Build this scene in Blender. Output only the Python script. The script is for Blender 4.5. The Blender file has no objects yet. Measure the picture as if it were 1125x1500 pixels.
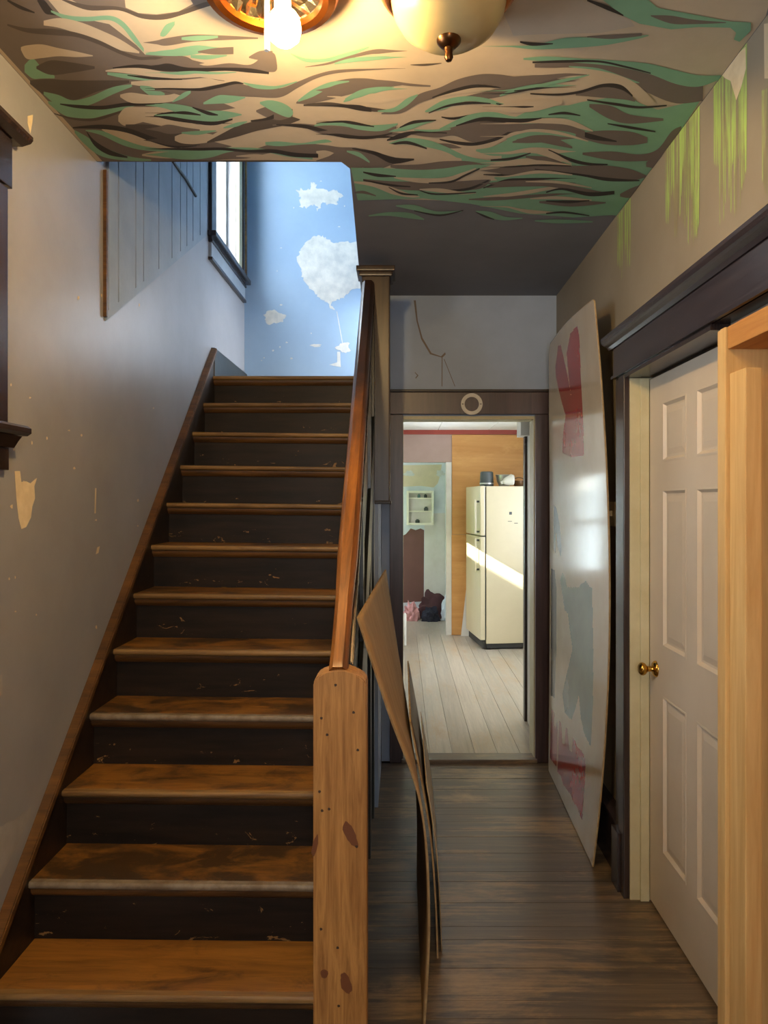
import bpy, bmesh, math, random
from mathutils import Vector, Matrix
random.seed(7)
S = bpy.context.scene
COL = S.collection
H = 1.60          # eye height
FPX = 1080.0      # focal length in pixels of the 1125x1500 frame
VX, VY = 588.0, 735.0   # vanishing point of the hall

# ------------------------------------------------------------------ camera
cam = bpy.data.cameras.new('camera'); camo = bpy.data.objects.new('camera', cam); COL.objects.link(camo)
camo.location = (0, 0, H); camo.rotation_euler = (math.pi/2, 0, 0)
cam.sensor_fit = 'VERTICAL'; cam.sensor_height = 36.0; cam.sensor_width = 27.0
cam.lens = 36.0*FPX/1500
cam.shift_x = (562.5-VX)/1500; cam.shift_y = (VY-750)/1500
cam.clip_start = 0.05
S.camera = camo

# ------------------------------------------------------------------ world, light, exposure
W = bpy.data.worlds.new('sky'); S.world = W; W.use_nodes = True
bg = W.node_tree.nodes['Background']; bg.inputs[0].default_value = (0.88, 0.94, 1.0, 1); bg.inputs[1].default_value = 10.5
vs = S.view_settings
vs.view_transform = 'Standard'; vs.look = 'None'; vs.exposure = 0.85; vs.gamma = 1.0; vs.use_curve_mapping = False
S.cycles.use_denoising = True
S.cycles.max_bounces = 10; S.cycles.diffuse_bounces = 6; S.cycles.sample_clamp_indirect = 6.0
BULB = 390.0

def spot(name, src, dst, power, cone, radius, col):
    l = bpy.data.lights.new(name, 'SPOT'); l.energy = power; l.spot_size = cone; l.spot_blend = 0.05; l.shadow_soft_size = radius; l.color = col
    o = bpy.data.objects.new(name, l); COL.objects.link(o); o.location = src
    o.rotation_euler = (Vector(dst)-Vector(src)).to_track_quat('-Z', 'Y').to_euler(); return o
# low sun reaching the kitchen through its side window
SUN_D = Vector((1, .5, -.57))
_hit = Vector((1.03, 7.86, 1.06))
spot('sun_beam', _hit - SUN_D*9.0, _hit, 26000, math.radians(9), .03, (1, .93, .80))

def portal(name, loc, rot, sx, sy):
    l = bpy.data.lights.new(name, 'AREA'); l.shape = 'RECTANGLE'; l.size = sx; l.size_y = sy; l.cycles.is_portal = True
    o = bpy.data.objects.new(name, l); COL.objects.link(o); o.location = loc; o.rotation_euler = rot
R90 = math.pi/2
portal('portal_stair', (-1.30, 4.76, 3.95), (0, -R90, 0), 1.5, .62)
portal('portal_hall', (-1.30, 1.5, 2.15), (0, -R90, 0), .70, 1.0)
portal('portal_kitchen', (-.40, 7.45, 1.35), (0, -R90, 0), 1.0, 1.0)
portal('portal_kitchen_right', (2.15, 6.6, 1.5), (0, R90, 0), 1.2, 1.2)
portal('portal_far', (-.85, 9.5, 1.5), (0, -R90, 0), 1.0, .7)
portal('portal_front', (.1, -1.70, 1.7), (R90, 0, 0), .6, .8)

# ------------------------------------------------------------------ materials
def srgb(r, g, b):
    f = lambda c: (c/255/12.92) if c/255 <= .04045 else ((c/255+.055)/1.055)**2.4
    return (f(r), f(g), f(b), 1)
def newmat(name):
    m = bpy.data.materials.new(name); m.use_nodes = True
    nt = m.node_tree; return m, nt, nt.nodes['Principled BSDF']
def N(nt, t, **kw):
    n = nt.nodes.new(t)
    for k, v in kw.items(): setattr(n, k, v)
    return n
def ramp(nt, stops):
    n = nt.nodes.new('ShaderNodeValToRGB'); e = n.color_ramp.elements
    while len(e) < len(stops): e.new(.5)
    for i, (p, c) in enumerate(stops): e[i].position = p; e[i].color = c
    return n
def mixc(nt, fac, a, b):
    n = nt.nodes.new('ShaderNodeMix'); n.data_type = 'RGBA'
    for k, v in ((0, fac), (6, a), (7, b)):
        if hasattr(v, 'is_linked') or isinstance(v, bpy.types.NodeSocket): nt.links.new(v, n.inputs[k])
        else: n.inputs[k].default_value = v
    return n.outputs[2]
def mth(nt, op, a, b=None, clamp=False):
    n = nt.nodes.new('ShaderNodeMath'); n.operation = op; n.use_clamp = clamp
    for k, v in ((0, a), (1, b)):
        if v is None: continue
        if isinstance(v, bpy.types.NodeSocket): nt.links.new(v, n.inputs[k])
        else: n.inputs[k].default_value = v
    return n.outputs[0]
def noise(nt, vec, scale, detail=5, rough=.6, dist=0.0):
    n = nt.nodes.new('ShaderNodeTexNoise'); n.inputs['Scale'].default_value = scale; n.inputs['Detail'].default_value = detail
    n.inputs['Roughness'].default_value = rough; n.inputs['Distortion'].default_value = dist
    if vec is not None: nt.links.new(vec, n.inputs['Vector'])
    return n.outputs['Fac']
def mapped(nt, scale, world=True, perobj=False):
    if world: src = nt.nodes.new('ShaderNodeNewGeometry').outputs['Position']
    else: src = nt.nodes.new('ShaderNodeTexCoord').outputs['Object']
    mp = nt.nodes.new('ShaderNodeMapping'); mp.inputs['Scale'].default_value = scale
    nt.links.new(src, mp.inputs['Vector'])
    if perobj:
        oi = nt.nodes.new('ShaderNodeObjectInfo'); v = nt.nodes.new('ShaderNodeVectorMath'); v.operation = 'MULTIPLY_ADD'
        nt.links.new(oi.outputs['Random'], v.inputs[0]); v.inputs[1].default_value = (37, 53, 71); nt.links.new(mp.outputs[0], v.inputs[2])
        return v.outputs[0]
    return mp.outputs[0]
def step(nt, val, lo, hi, invert=False):
    n = nt.nodes.new('ShaderNodeMapRange'); n.clamp = True
    nt.links.new(val, n.inputs[0]); n.inputs[1].default_value = lo; n.inputs[2].default_value = hi
    if invert: n.inputs[3].default_value = 1; n.inputs[4].default_value = 0
    return n.outputs[0]
def bump(nt, bsdf, h, strength, dist=.002):
    b = nt.nodes.new('ShaderNodeBump'); b.inputs['Strength'].default_value = strength; b.inputs['Distance'].default_value = dist
    nt.links.new(h, b.inputs['Height']); nt.links.new(b.outputs[0], bsdf.inputs['Normal'])

def paint(name, c1, c2, scale=3, rough=.5, bmp=.15, sharp=(.35, .65), chips=None, chip_at=.70, spec=.5, metal=0.0):
    m, nt, b = newmat(name)
    v = mapped(nt, (1, 1, 1))
    n1 = noise(nt, v, scale, 6)
    col = mixc(nt, step(nt, n1, *sharp), c1, c2)
    if chips:
        n2 = noise(nt, v, 22, 5, .65, .6)
        col = mixc(nt, step(nt, n2, chip_at, chip_at+.02), col, chips)
    nt.links.new(col, b.inputs['Base Color']); b.inputs['Roughness'].default_value = rough; b.inputs['Metallic'].default_value = metal
    b.inputs['Specular IOR Level'].default_value = spec
    bump(nt, b, noise(nt, v, 60, 3), bmp)
    return m
def wood(name, light, dark, axis='X', scale=1.0, rough=.45, worn=None, worn_at=(.55, .7), grain=18, spec=.4, knots=None, bmp=.25, tint=.25):
    """wood whose grain runs along axis, varied from object to object"""
    m, nt, b = newmat(name)
    st = {'X': (.06, 1, 1), 'Y': (1, .06, 1), 'Z': (1, 1, .06)}[axis]
    v = mapped(nt, tuple(s*scale for s in st), True, True)
    g = noise(nt, v, grain, 8, .65, 1.2); g2 = noise(nt, v, grain*5, 4, .7)
    f = mth(nt, 'ADD', mth(nt, 'MULTIPLY', g, .75), mth(nt, 'MULTIPLY', g2, .25))
    col = mixc(nt, step(nt, f, .36, .64), dark, light)
    oi = N(nt, 'ShaderNodeObjectInfo')
    hs = N(nt, 'ShaderNodeHueSaturation'); nt.links.new(col, hs.inputs['Color'])
    nt.links.new(mth(nt, 'ADD', mth(nt, 'MULTIPLY', oi.outputs['Random'], tint), 1-tint/2), hs.inputs['Value']); col = hs.outputs[0]
    if worn:
        wv = mapped(nt, tuple((.35 if s < 1 else 1) for s in st), True, True)
        w = noise(nt, wv, 5, 7, .7, .4)
        col = mixc(nt, step(nt, w, *worn_at), col, worn)
    nt.links.new(col, b.inputs['Base Color']); b.inputs['Roughness'].default_value = rough; b.inputs['Specular IOR Level'].default_value = spec
    bump(nt, b, f, bmp)
    return m
def flat(name, c, rough=.5, metal=0, emit=None, es=1, spec=.5, bmp=0):
    m, nt, b = newmat(name)
    b.inputs['Base Color'].default_value = c; b.inputs['Roughness'].default_value = rough; b.inputs['Metallic'].default_value = metal
    b.inputs['Specular IOR Level'].default_value = spec
    v = mapped(nt, (1, 1, 1)); n = noise(nt, v, 9, 4)
    hs = N(nt, 'ShaderNodeHueSaturation'); hs.inputs['Color'].default_value = c
    nt.links.new(mth(nt, 'ADD', mth(nt, 'MULTIPLY', n, .3), .85), hs.inputs['Value']); nt.links.new(hs.outputs[0], b.inputs['Base Color'])
    if bmp: bump(nt, b, noise(nt, v, 45, 4), bmp)
    if emit: b.inputs['Emission Color'].default_value = emit; b.inputs['Emission Strength'].default_value = es
    return m

M = {}
M['wall'] = paint('wall_paint', srgb(160, 160, 163), srgb(144, 143, 145), 2.2, .36, .12, (.3, .7), srgb(190, 180, 165), .80)
M['wall_right'] = paint('wall_right_paint', srgb(148, 138, 122), srgb(136, 126, 110), 2.2, .6, .1, (.3, .7))
M['wall_back'] = paint('wall_back_paint', srgb(162, 177, 200), srgb(152, 166, 188), 3, .6, .1)
M['blue'] = paint('blue_wall_paint', srgb(150, 178, 204), srgb(138, 166, 194), 2.5, .55, .1, (.3, .7))
M['plaster'] = paint('plaster_patch', srgb(214, 214, 206), srgb(186, 190, 188), 12, .9, .6)
M['cream_plaster'] = paint('bare_plaster', srgb(232, 214, 178), srgb(214, 194, 156), 14, .9, .5)
M['boards'] = paint('painted_boards', srgb(152, 162, 170), srgb(138, 148, 157), 5, .5, .2)
M['ceil'] = paint('ceiling_paint', srgb(130, 129, 133), srgb(122, 120, 124), 2, .7, .1)
M['white'] = paint('white_paint', srgb(216, 212, 202), srgb(204, 198, 186), 4, .5, .1)
M['tan'] = flat('mural_tan', srgb(196, 178, 152), .65, bmp=.1)
M['taupe'] = flat('mural_taupe', srgb(116, 104, 95), .65, bmp=.1)
M['dark'] = flat('mural_dark_taupe', srgb(86, 76, 68), .65, bmp=.1)
M['green'] = flat('mural_green', srgb(128, 172, 140), .65, bmp=.1)
M['black'] = flat('mural_black', srgb(52, 46, 43), .65, bmp=.1)
M['lilac'] = flat('mural_grey', srgb(182, 170, 154), .65, bmp=.1)
def lime_mat():
    m, nt, b = newmat('lime_paint')
    g = noise(nt, mapped(nt, (1, 1, .035)), 60, 5, .65); n2 = noise(nt, mapped(nt, (1, 1, .5)), 9, 5, .7)
    f = step(nt, mth(nt, 'ADD', mth(nt, 'MULTIPLY', g, .7), mth(nt, 'MULTIPLY', n2, .3)), .44, .56)
    nt.links.new(mixc(nt, f, srgb(142, 134, 108), srgb(166, 196, 106)), b.inputs['Base Color']); b.inputs['Roughness'].default_value = .6; return m
M['lime'] = lime_mat()
M['stair_dark'] = wood('dark_stained_wood', srgb(52, 38, 28), srgb(26, 19, 15), 'X', 1, .42, spec=.4)
M['stair_dark_y'] = wood('dark_stained_trim', srgb(86, 62, 40), srgb(34, 24, 18), 'Y', 1, .38, worn=srgb(120, 88, 52), worn_at=(.60, .75))
M['cove'] = wood('worn_brown_moulding', srgb(112, 76, 38), srgb(62, 42, 24), 'X', 1, .42, worn=srgb(52, 36, 24), worn_at=(.5, .7))
M['nosing'] = wood('worn_nosing', srgb(164, 128, 78), srgb(96, 68, 38), 'X', 1, .4, worn=srgb(90, 64, 38), worn_at=(.5, .7))
M['metal_strip'] = paint('grey_nosing_strip', srgb(150, 136, 116), srgb(116, 98, 76), 20, .45, .2)
M['newel'] = wood('stripped_pine', srgb(196, 144, 80), srgb(140, 94, 48), 'Z', 1, .5, tint=.05, grain=42)
M['rail'] = wood('worn_varnish', srgb(158, 88, 30), srgb(78, 38, 14), 'Y', 1, .28, worn=srgb(46, 26, 16), worn_at=(.52, .7), spec=.6)
M['panel_dark'] = paint('black_green_paint', srgb(44, 46, 42), srgb(30, 30, 28), 5, .3, .15)
M['casing_dark'] = wood('dark_varnished_casing', srgb(62, 48, 44), srgb(36, 27, 26), 'Z', 1, .26, spec=.6, tint=.1)
M['header_dark'] = wood('dark_varnished_header', srgb(60, 52, 56), srgb(38, 32, 36), 'Y', 1, .25, spec=.6, tint=.1)
M['purple_casing'] = wood('plum_brown_casing', srgb(80, 60, 60), srgb(54, 40, 41), 'Z', 1, .35, spec=.5, tint=.1)
M['jamb'] = paint('cream_green_jamb', srgb(206, 198, 164), srgb(190, 180, 142), 6, .5, .15, chips=srgb(140, 112, 70), chip_at=.73)
M['door'] = paint('offwhite_door', srgb(212, 198, 178), srgb(204, 190, 170), 3, .45, .05)
M['pine'] = wood('new_pine', srgb(228, 192, 130), srgb(204, 160, 98), 'Z', 1, .55, tint=.12)
M['pine_y'] = wood('new_pine_header', srgb(200, 146, 80), srgb(168, 112, 54), 'Y', 1, .55, tint=.1)
M['plyred'] = wood('orange_plywood', srgb(196, 134, 66), srgb(160, 100, 44), 'Z', .6, .6)
M['ply'] = wood('plywood', srgb(208, 154, 90), srgb(188, 132, 70), 'X', .9, .5, tint=.05, grain=7, worn=srgb(214, 164, 100), worn_at=(.5, .75))
M['brass'] = flat('brass', srgb(196, 150, 66), .2, 1)
M['bronze'] = flat('bronze', srgb(92, 62, 38), .3, 1)
M['copper'] = flat('copper_ring', srgb(206, 120, 52), .25, 1)
M['foil'] = flat('foil', srgb(226, 214, 186), .18, 1, bmp=.9)
M['bulb'] = flat('lit_bulb', srgb(255, 240, 210), .4, emit=(1, .67, .29, 1), es=BULB)
M['shade'] = flat('alabaster_glass', srgb(188, 166, 118), .25, spec=.6)
M['sign'] = paint('sign_cream', srgb(196, 182, 160), srgb(184, 168, 146), 3, .12, .02, spec=.7)
M['sign_red'] = paint('sign_red', srgb(176, 44, 48), srgb(150, 36, 42), 5, .13, .02, spec=.7)
M['sign_teal'] = paint('sign_teal', srgb(96, 124, 128), srgb(86, 112, 118), 5, .13, .02, spec=.7)
M['sign_slate'] = paint('sign_slate', srgb(62, 66, 70), srgb(54, 58, 62), 5, .13, .02, spec=.7)
M['sheet'] = wood('tan_hardboard', srgb(176, 144, 104), srgb(154, 122, 84), 'Z', .7, .6, tint=.05)
M['sheet_dark'] = wood('brown_hardboard', srgb(98, 76, 56), srgb(72, 54, 40), 'Z', .7, .45, tint=.05)
M['sheet_edge'] = paint('raw_edge', srgb(176, 150, 108), srgb(140, 112, 76), 30, .8, .2)
M['fridge'] = paint('almond_enamel', srgb(206, 192, 160), srgb(198, 184, 152), 2, .3, .03)
M['rubber'] = flat('dark_gasket', srgb(46, 44, 42), .6)
M['charcoal'] = flat('charcoal_plastic', srgb(66, 70, 70), .5)
M['steel'] = flat('dull_steel', srgb(190, 190, 186), .3, .8)
M['mauve'] = paint('mauve_wall', srgb(176, 150, 138), srgb(166, 140, 128), 3, .7, .1)
M['redtrim'] = flat('red_trim', srgb(150, 62, 48), .5)
M['palewall'] = paint('pale_skim_wall', srgb(214, 220, 222), srgb(196, 204, 208), 4, .8, .2)
M['beigewall'] = flat('beige_paint', srgb(206, 192, 160), .7)
M['brownwall'] = flat('brown_wall_paint', srgb(108, 72, 62), .7)
M['cabinet'] = flat('cream_enamel', srgb(232, 228, 208), .4)
M['pink'] = flat('pink_cloth', srgb(206, 150, 150), .9, bmp=.5)
M['navy'] = flat('navy_cloth', srgb(42, 42, 56), .9, bmp=.5)
M['maroon'] = flat('maroon_cloth', srgb(78, 48, 50), .9, bmp=.5)
M['bag'] = flat('white_plastic', srgb(214, 222, 230), .4, bmp=.5)
M['hedge_blocker'] = paint('hedge_green', srgb(120, 150, 60), srgb(70, 100, 36), 6, .9, .5)
M['switch'] = flat('ivory_plastic', srgb(214, 200, 166), .4)
M['tilewhite'] = flat('ceiling_tile', srgb(226, 224, 216), .8)
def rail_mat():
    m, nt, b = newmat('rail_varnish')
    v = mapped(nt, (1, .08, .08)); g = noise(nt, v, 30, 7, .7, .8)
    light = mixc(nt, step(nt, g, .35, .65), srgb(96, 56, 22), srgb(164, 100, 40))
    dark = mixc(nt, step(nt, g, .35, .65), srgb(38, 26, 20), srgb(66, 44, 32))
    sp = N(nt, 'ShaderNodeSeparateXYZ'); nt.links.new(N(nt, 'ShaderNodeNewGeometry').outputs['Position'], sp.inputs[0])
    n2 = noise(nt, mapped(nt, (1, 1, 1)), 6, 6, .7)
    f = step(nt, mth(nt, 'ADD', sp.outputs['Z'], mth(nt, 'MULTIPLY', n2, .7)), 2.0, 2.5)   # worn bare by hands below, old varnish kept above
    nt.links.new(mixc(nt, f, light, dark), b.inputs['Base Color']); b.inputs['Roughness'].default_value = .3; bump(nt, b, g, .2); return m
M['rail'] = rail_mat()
M['newel_dark'] = wood('brown_varnished_newel', srgb(62, 45, 33), srgb(36, 26, 20), 'Z', 1, .35, spec=.4)
M['worn_wall'] = paint('scraped_wall', srgb(176, 172, 168), srgb(158, 154, 150), 8, .7, .3)
# treads: varnish worn to orange-brown
def tread_mat():
    m, nt, b = newmat('worn_tread')
    v = mapped(nt, (.10, 1, 1), True, True); g = noise(nt, v, 30, 8, .7, .8)
    v2 = mapped(nt, (1, 1.6, 1), True, True); n2 = noise(nt, v2, 4.2, 7, .7, .5)
    col = mixc(nt, step(nt, g, .35, .65), srgb(122, 82, 36), srgb(164, 112, 48))
    oi = N(nt, 'ShaderNodeObjectInfo')
    lo = mth(nt, 'SUBTRACT', oi.outputs['Alpha'], .0)
    n3 = mth(nt, 'ADD', n2, lo)
    col = mixc(nt, step(nt, n3, 1.43, 1.60), col, srgb(70, 51, 31))
    nt.links.new(col, b.inputs['Base Color']); b.inputs['Roughness'].default_value = .42; b.inputs['Specular IOR Level'].default_value = .45
    bump(nt, b, g, .25); return m
M['tread'] = tread_mat()
def riser_mat():
    m, nt, b = newmat('black_riser')
    v = mapped(nt, (.12, 1, 1), True, True); g = noise(nt, v, 24, 6)
    col = mixc(nt, step(nt, g, .35, .65), srgb(28, 23, 20), srgb(44, 34, 27))
    vo = mapped(nt, (1, 1, 1), False)
    sp = N(nt, 'ShaderNodeSeparateXYZ'); nt.links.new(vo, sp.inputs[0])
    v2 = mapped(nt, (.7, 1, 1.5), True, True); n2 = noise(nt, v2, 17, 6, .72, .8)
    low = step(nt, sp.outputs['Z'], -.075, .05, True)        # scuffs sit low on the riser, where feet hit it
    n3 = mth(nt, 'ADD', n2, mth(nt, 'MULTIPLY', low, .10))
    col = mixc(nt, step(nt, n3, .705, .72), col, srgb(140, 106, 66))
    nt.links.new(col, b.inputs['Base Color']); b.inputs['Roughness'].default_value = .45; b.inputs['Specular IOR Level'].default_value = .2; bump(nt, b, g, .2); return m
M['riser'] = riser_mat()
def floor_mat(name, c1, c2, worn, axis):
    m, nt, b = newmat(name)
    st = (.05, 1, 1) if axis == 'X' else (1, .05, 1)
    v = mapped(nt, st, True, True); g = noise(nt, v, 34, 8, .7, .6)
    col = mixc(nt, step(nt, g, .35, .66), c1, c2)
    v2 = mapped(nt, tuple(.35 if s < 1 else 1 for s in st)); w = noise(nt, v2, 3.2, 8, .72, .4)
    col = mixc(nt, step(nt, mth(nt, 'ADD', mth(nt, 'MULTIPLY', w, .7), mth(nt, 'MULTIPLY', g, .3)), .50, .62), col, worn)
    oi = N(nt, 'ShaderNodeObjectInfo'); hs = N(nt, 'ShaderNodeHueSaturation'); nt.links.new(col, hs.inputs['Color'])
    nt.links.new(mth(nt, 'ADD', mth(nt, 'MULTIPLY', oi.outputs['Random'], .22), .89), hs.inputs['Value'])
    nt.links.new(hs.outputs[0], b.inputs['Base Color'])
    nt.links.new(mth(nt, 'ADD', mth(nt, 'MULTIPLY', g,   .25), .22), b.inputs['Roughness']); bump(nt, b, g, .3); return m
M['floor'] = floor_mat('worn_hall_planks', srgb(78, 67, 56), srgb(112, 95, 76), srgb(158, 130, 92), 'X')
M['kfloor'] = floor_mat('grey_kitchen_planks', srgb(150, 138, 122), srgb(182, 170, 152), srgb(164, 140, 110), 'Y')
def glass_mat():
    m = bpy.data.materials.new('window_glass'); m.use_nodes = True; nt = m.node_tree; nt.nodes.remove(nt.nodes['Principled BSDF'])
    t = N(nt, 'ShaderNodeBsdfTransparent'); t.inputs[0].default_value = (.96, .98, 1, 1); g = N(nt, 'ShaderNodeBsdfGlossy'); g.inputs['Roughness'].default_value = .03
    mx = N(nt, 'ShaderNodeMixShader'); mx.inputs[0].default_value = .05
    nt.links.new(t.outputs[0], mx.inputs[1]); nt.links.new(g.outputs[0], mx.inputs[2]); nt.links.new(mx.outputs[0], nt.nodes['Material Output'].inputs[0]); return m
M['glass'] = glass_mat()

# ------------------------------------------------------------------ builders
def onY(x, y, Y): return Vector(((x-VX)*Y/FPX, Y, H+(VY-y)*Y/FPX))
def onX(x, y, X):
    Y = X*FPX/(x-VX); return Vector((X, Y, H+(VY-y)*Y/FPX))
def onZ(x, y, Z):
    Y = (Z-H)*FPX/(VY-y); return Vector(((x-VX)*Y/FPX, Y, Z))
def wloc(o):
    v = Vector((0, 0, 0))
    while o: v = v + o.location; o = o.parent
    return v
def tag(o, label=None, cat=None, kind=None, group=None):
    if label: o['label'] = label
    if cat: o['category'] = cat
    if kind: o['kind'] = kind
    if group: o['group'] = group
    return o
def empty(name, loc, label, cat, group=None, kind=None):
    o = bpy.data.objects.new(name, None); o.empty_display_size = .1; o.location = loc; COL.objects.link(o)
    return tag(o, label, cat, kind, group)
def link_mesh(name, me, mats, parent=None, origin=None):
    for m in (mats if isinstance(mats, (list, tuple)) else [mats]): me.materials.append(M[m])
    o = bpy.data.objects.new(name, me)
    o.location = (origin or Vector((0, 0, 0))) - (wloc(parent) if parent else Vector((0, 0, 0)))
    if parent: o.parent = parent
    COL.objects.link(o); return o
def from_bm(name, bm, mats, parent=None, smooth=False, center=True):
    bmesh.ops.recalc_face_normals(bm, faces=bm.faces)
    org = Vector((0, 0, 0))
    if center and bm.verts:
        lo = [min(v.co[i] for v in bm.verts) for i in range(3)]; hi = [max(v.co[i] for v in bm.verts) for i in range(3)]
        org = Vector([(a+b)/2 for a, b in zip(lo, hi)]); bmesh.ops.translate(bm, verts=bm.verts, vec=-org)
    me = bpy.data.meshes.new(name); bm.to_mesh(me); bm.free()
    if smooth:
        for p in me.polygons: p.use_smooth = True
        try: me.set_sharp_from_angle(angle=math.radians(40))
        except Exception: pass
    return link_mesh(name, me, mats, parent, org)
def bm_box(bm, x, y, z, bev=0.0, mi=0):
    vs = [bm.verts.new((x[i], y[j], z[k])) for i in (0, 1) for j in (0, 1) for k in (0, 1)]
    fs = [bm.faces.new([vs[i] for i in f]) for f in ((0, 1, 3, 2), (4, 6, 7, 5), (0, 4, 5, 1), (2, 3, 7, 6), (0, 2, 6, 4), (1, 5, 7, 3))]
    for f in fs: f.material_index = mi
    if bev:
        es = list({e for f in fs for e in f.edges}); bmesh.ops.bevel(bm, geom=es, offset=bev, segments=2, profile=.7, affect='EDGES', clamp_overlap=True)
def box(name, x, y, z, mat, parent=None, bev=.0):
    bm = bmesh.new(); bm_box(bm, x, y, z, bev); return from_bm(name, bm, mat, parent)
def prism(name, pts, axis, a, b, mat, parent=None, bev=0, smooth=False):
    """outline pts extruded along axis from a to b; pts are the two remaining coordinates in xyz order"""
    bm = bmesh.new()
    def mk(p, t): return {'X': (t, p[0], p[1]), 'Y': (p[0], t, p[1]), 'Z': (p[0], p[1], t)}[axis]
    A = [bm.verts.new(mk(p, a)) for p in pts]; B = [bm.verts.new(mk(p, b)) for p in pts]
    bm.faces.new(A); bm.faces.new(B[::-1]); n = len(pts)
    for i in range(n): bm.faces.new((A[i], B[i], B[(i+1) % n], A[(i+1) % n]))
    if bev: bmesh.ops.bevel(bm, geom=list(bm.edges), offset=bev, segments=2, affect='EDGES', clamp_overlap=True)
    return from_bm(name, bm, mat, parent, smooth)
def lathe(name, prof, cx, cy, mat, parent=None, seg=40, jitter=0):
    bm = bmesh.new(); rings = []
    for r, z in prof:
        if r < 1e-5: rings.append([bm.verts.new((cx, cy, z))]); continue
        rings.append([bm.verts.new((cx+(r+random.uniform(-jitter, jitter))*math.cos(2*math.pi*i/seg), cy+(r+random.uniform(-jitter, jitter))*math.sin(2*math.pi*i/seg), z+random.uniform(-jitter, jitter))) for i in range(seg)])
    for a, b in zip(rings, rings[1:]):
        for i in range(seg):
            j = (i+1) % seg
            if len(a) == 1 and len(b) == 1: continue
            if len(a) == 1: bm.faces.new((a[0], b[j], b[i]))
            elif len(b) == 1: bm.faces.new((a[i], a[j], b[0]))
            else: bm.faces.new((a[i], a[j], b[j], b[i]))
    return from_bm(name, bm, mat, parent, smooth=not jitter)
def tube(name, pts, r, mat, parent=None, seg=10):
    bm = bmesh.new(); rings = []
    pts = [Vector(p) for p in pts]
    for i, p in enumerate(pts):
        d = (pts[min(i+1, len(pts)-1)]-pts[max(i-1, 0)]).normalized()
        u = d.orthogonal().normalized(); 
        if i: u = (pu - d*pu.dot(d)).normalized()
        pu = u; w = d.cross(u); rr = r[i] if isinstance(r, (list, tuple)) else r
        rings.append([bm.verts.new(p+rr*(u*math.cos(2*math.pi*k/seg)+w*math.sin(2*math.pi*k/seg))) for k in range(seg)])
    for a, b in zip(rings, rings[1:]):
        for k in range(seg): bm.faces.new((a[k], a[(k+1) % seg], b[(k+1) % seg], b[k]))
    bm.faces.new(rings[0]); bm.faces.new(rings[-1]); return from_bm(name, bm, mat, parent, True)
def catmull(P, n=6):
    if len(P) < 3: return P
    out = []
    for i in range(len(P)-1):
        p0, p1, p2, p3 = P[max(i-1, 0)], P[i], P[i+1], P[min(i+2, len(P)-1)]
        for k in range(n):
            t = k/n; out.append(tuple(.5*(2*b+(c-a)*t+(2*a-5*b+4*c-d)*t*t+(3*b-a-3*c+d)*t**3) for a, b, c, d in zip(p0, p1, p2, p3)))
    out.append(P[-1]); return out
def decals(name, items, project, normal, mats, parent, base=.0006, dz=.000012, keep=None):
    """flat paint marks: items are (material index, 'r' ribbon [(x,y,w)] | 'p' polygon [(x,y)]), one layer over the next"""
    bm = bmesh.new(); nrm = Vector(normal)
    for k, (mi, kind, pts) in enumerate(items):
        off = nrm*(base+dz*k)
        if kind == 'r':
            c = catmull(pts); A = [bm.verts.new(project(p[0], p[1]-max(p[2], .3)/2)+off) for p in c]; B = [bm.verts.new(project(p[0], p[1]+max(p[2], .3)/2)+off) for p in c]
            for i in range(len(c)-1):
                try: f = bm.faces.new((A[i], A[i+1], B[i+1], B[i])); f.material_index = mi
                except ValueError: pass
        else:
            vs = [bm.verts.new(project(*p)+off) for p in pts]
            from mathutils.geometry import tessellate_polygon
            for t in tessellate_polygon([[v.co for v in vs]]):
                try: f = bm.faces.new([vs[i] for i in t]); f.material_index = mi
                except ValueError: pass
    if keep:
        bmesh.ops.delete(bm, geom=[f for f in bm.faces if not keep(f.calc_center_median())], context='FACES')
    bm.normal_update()
    for f in bm.faces:
        if f.normal.dot(nrm) < 0: f.normal_flip()
    me = bpy.data.meshes.new(name); bm.to_mesh(me); bm.free()
    return link_mesh(name, me, mats, parent)
def blob(cx, cy, rx, ry, n=40, rough=.22, seed=1):
    r = random.Random(seed); ph = [r.uniform(0, 6.28) for _ in range(6)]; out = []
    for i in range(n):
        a = 2*math.pi*i/n; k = 1+rough*(.5*math.sin(3*a+ph[0])+.3*math.sin(5*a+ph[1])+.3*math.sin(9*a+ph[2]))+r.uniform(-rough, rough)*.35
        out.append((cx+rx*k*math.cos(a), cy+ry*k*math.sin(a)))
    return out

# ------------------------------------------------------------------ structure
XL, XR, ZC, YB = -1.138, .956, 2.8715, 4.547      # left wall, right wall, ceiling, back wall
YO, XO, YE = 2.757, -.195, 5.344                     # stair opening in the ceiling: front edge, right edge; landing end wall
T = .15
def struct(o, label, cat): return tag(o, label, cat, 'structure')
def wall_with_holes(name, plane, a, b, z, holes, mat, axis, thick, label):
    """wall in the plane axis=plane running a..b; holes [(a0,a1,z0,z1)]; thick is signed, away from the room"""
    A = sorted({a, b, *[h[0] for h in holes], *[h[1] for h in holes]}); Z = sorted({z[0], z[1], *[h[2] for h in holes], *[h[3] for h in holes]})
    bm = bmesh.new()
    for i in range(len(A)-1):
        for k in range(len(Z)-1):
            ca, cz = (A[i]+A[i+1])/2, (Z[k]+Z[k+1])/2
            if any(h[0] < ca < h[1] and h[2] < cz < h[3] for h in holes): continue
            p = sorted((plane, plane+thick))
            if axis == 'X': bm_box(bm, p, (A[i], A[i+1]), (Z[k], Z[k+1]))
            else: bm_box(bm, (A[i], A[i+1]), p, (Z[k], Z[k+1]))
    bmesh.ops.remove_doubles(bm, verts=bm.verts, dist=1e-5)
    return struct(from_bm(name, bm, mat, center=False), label, 'wall')

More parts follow.
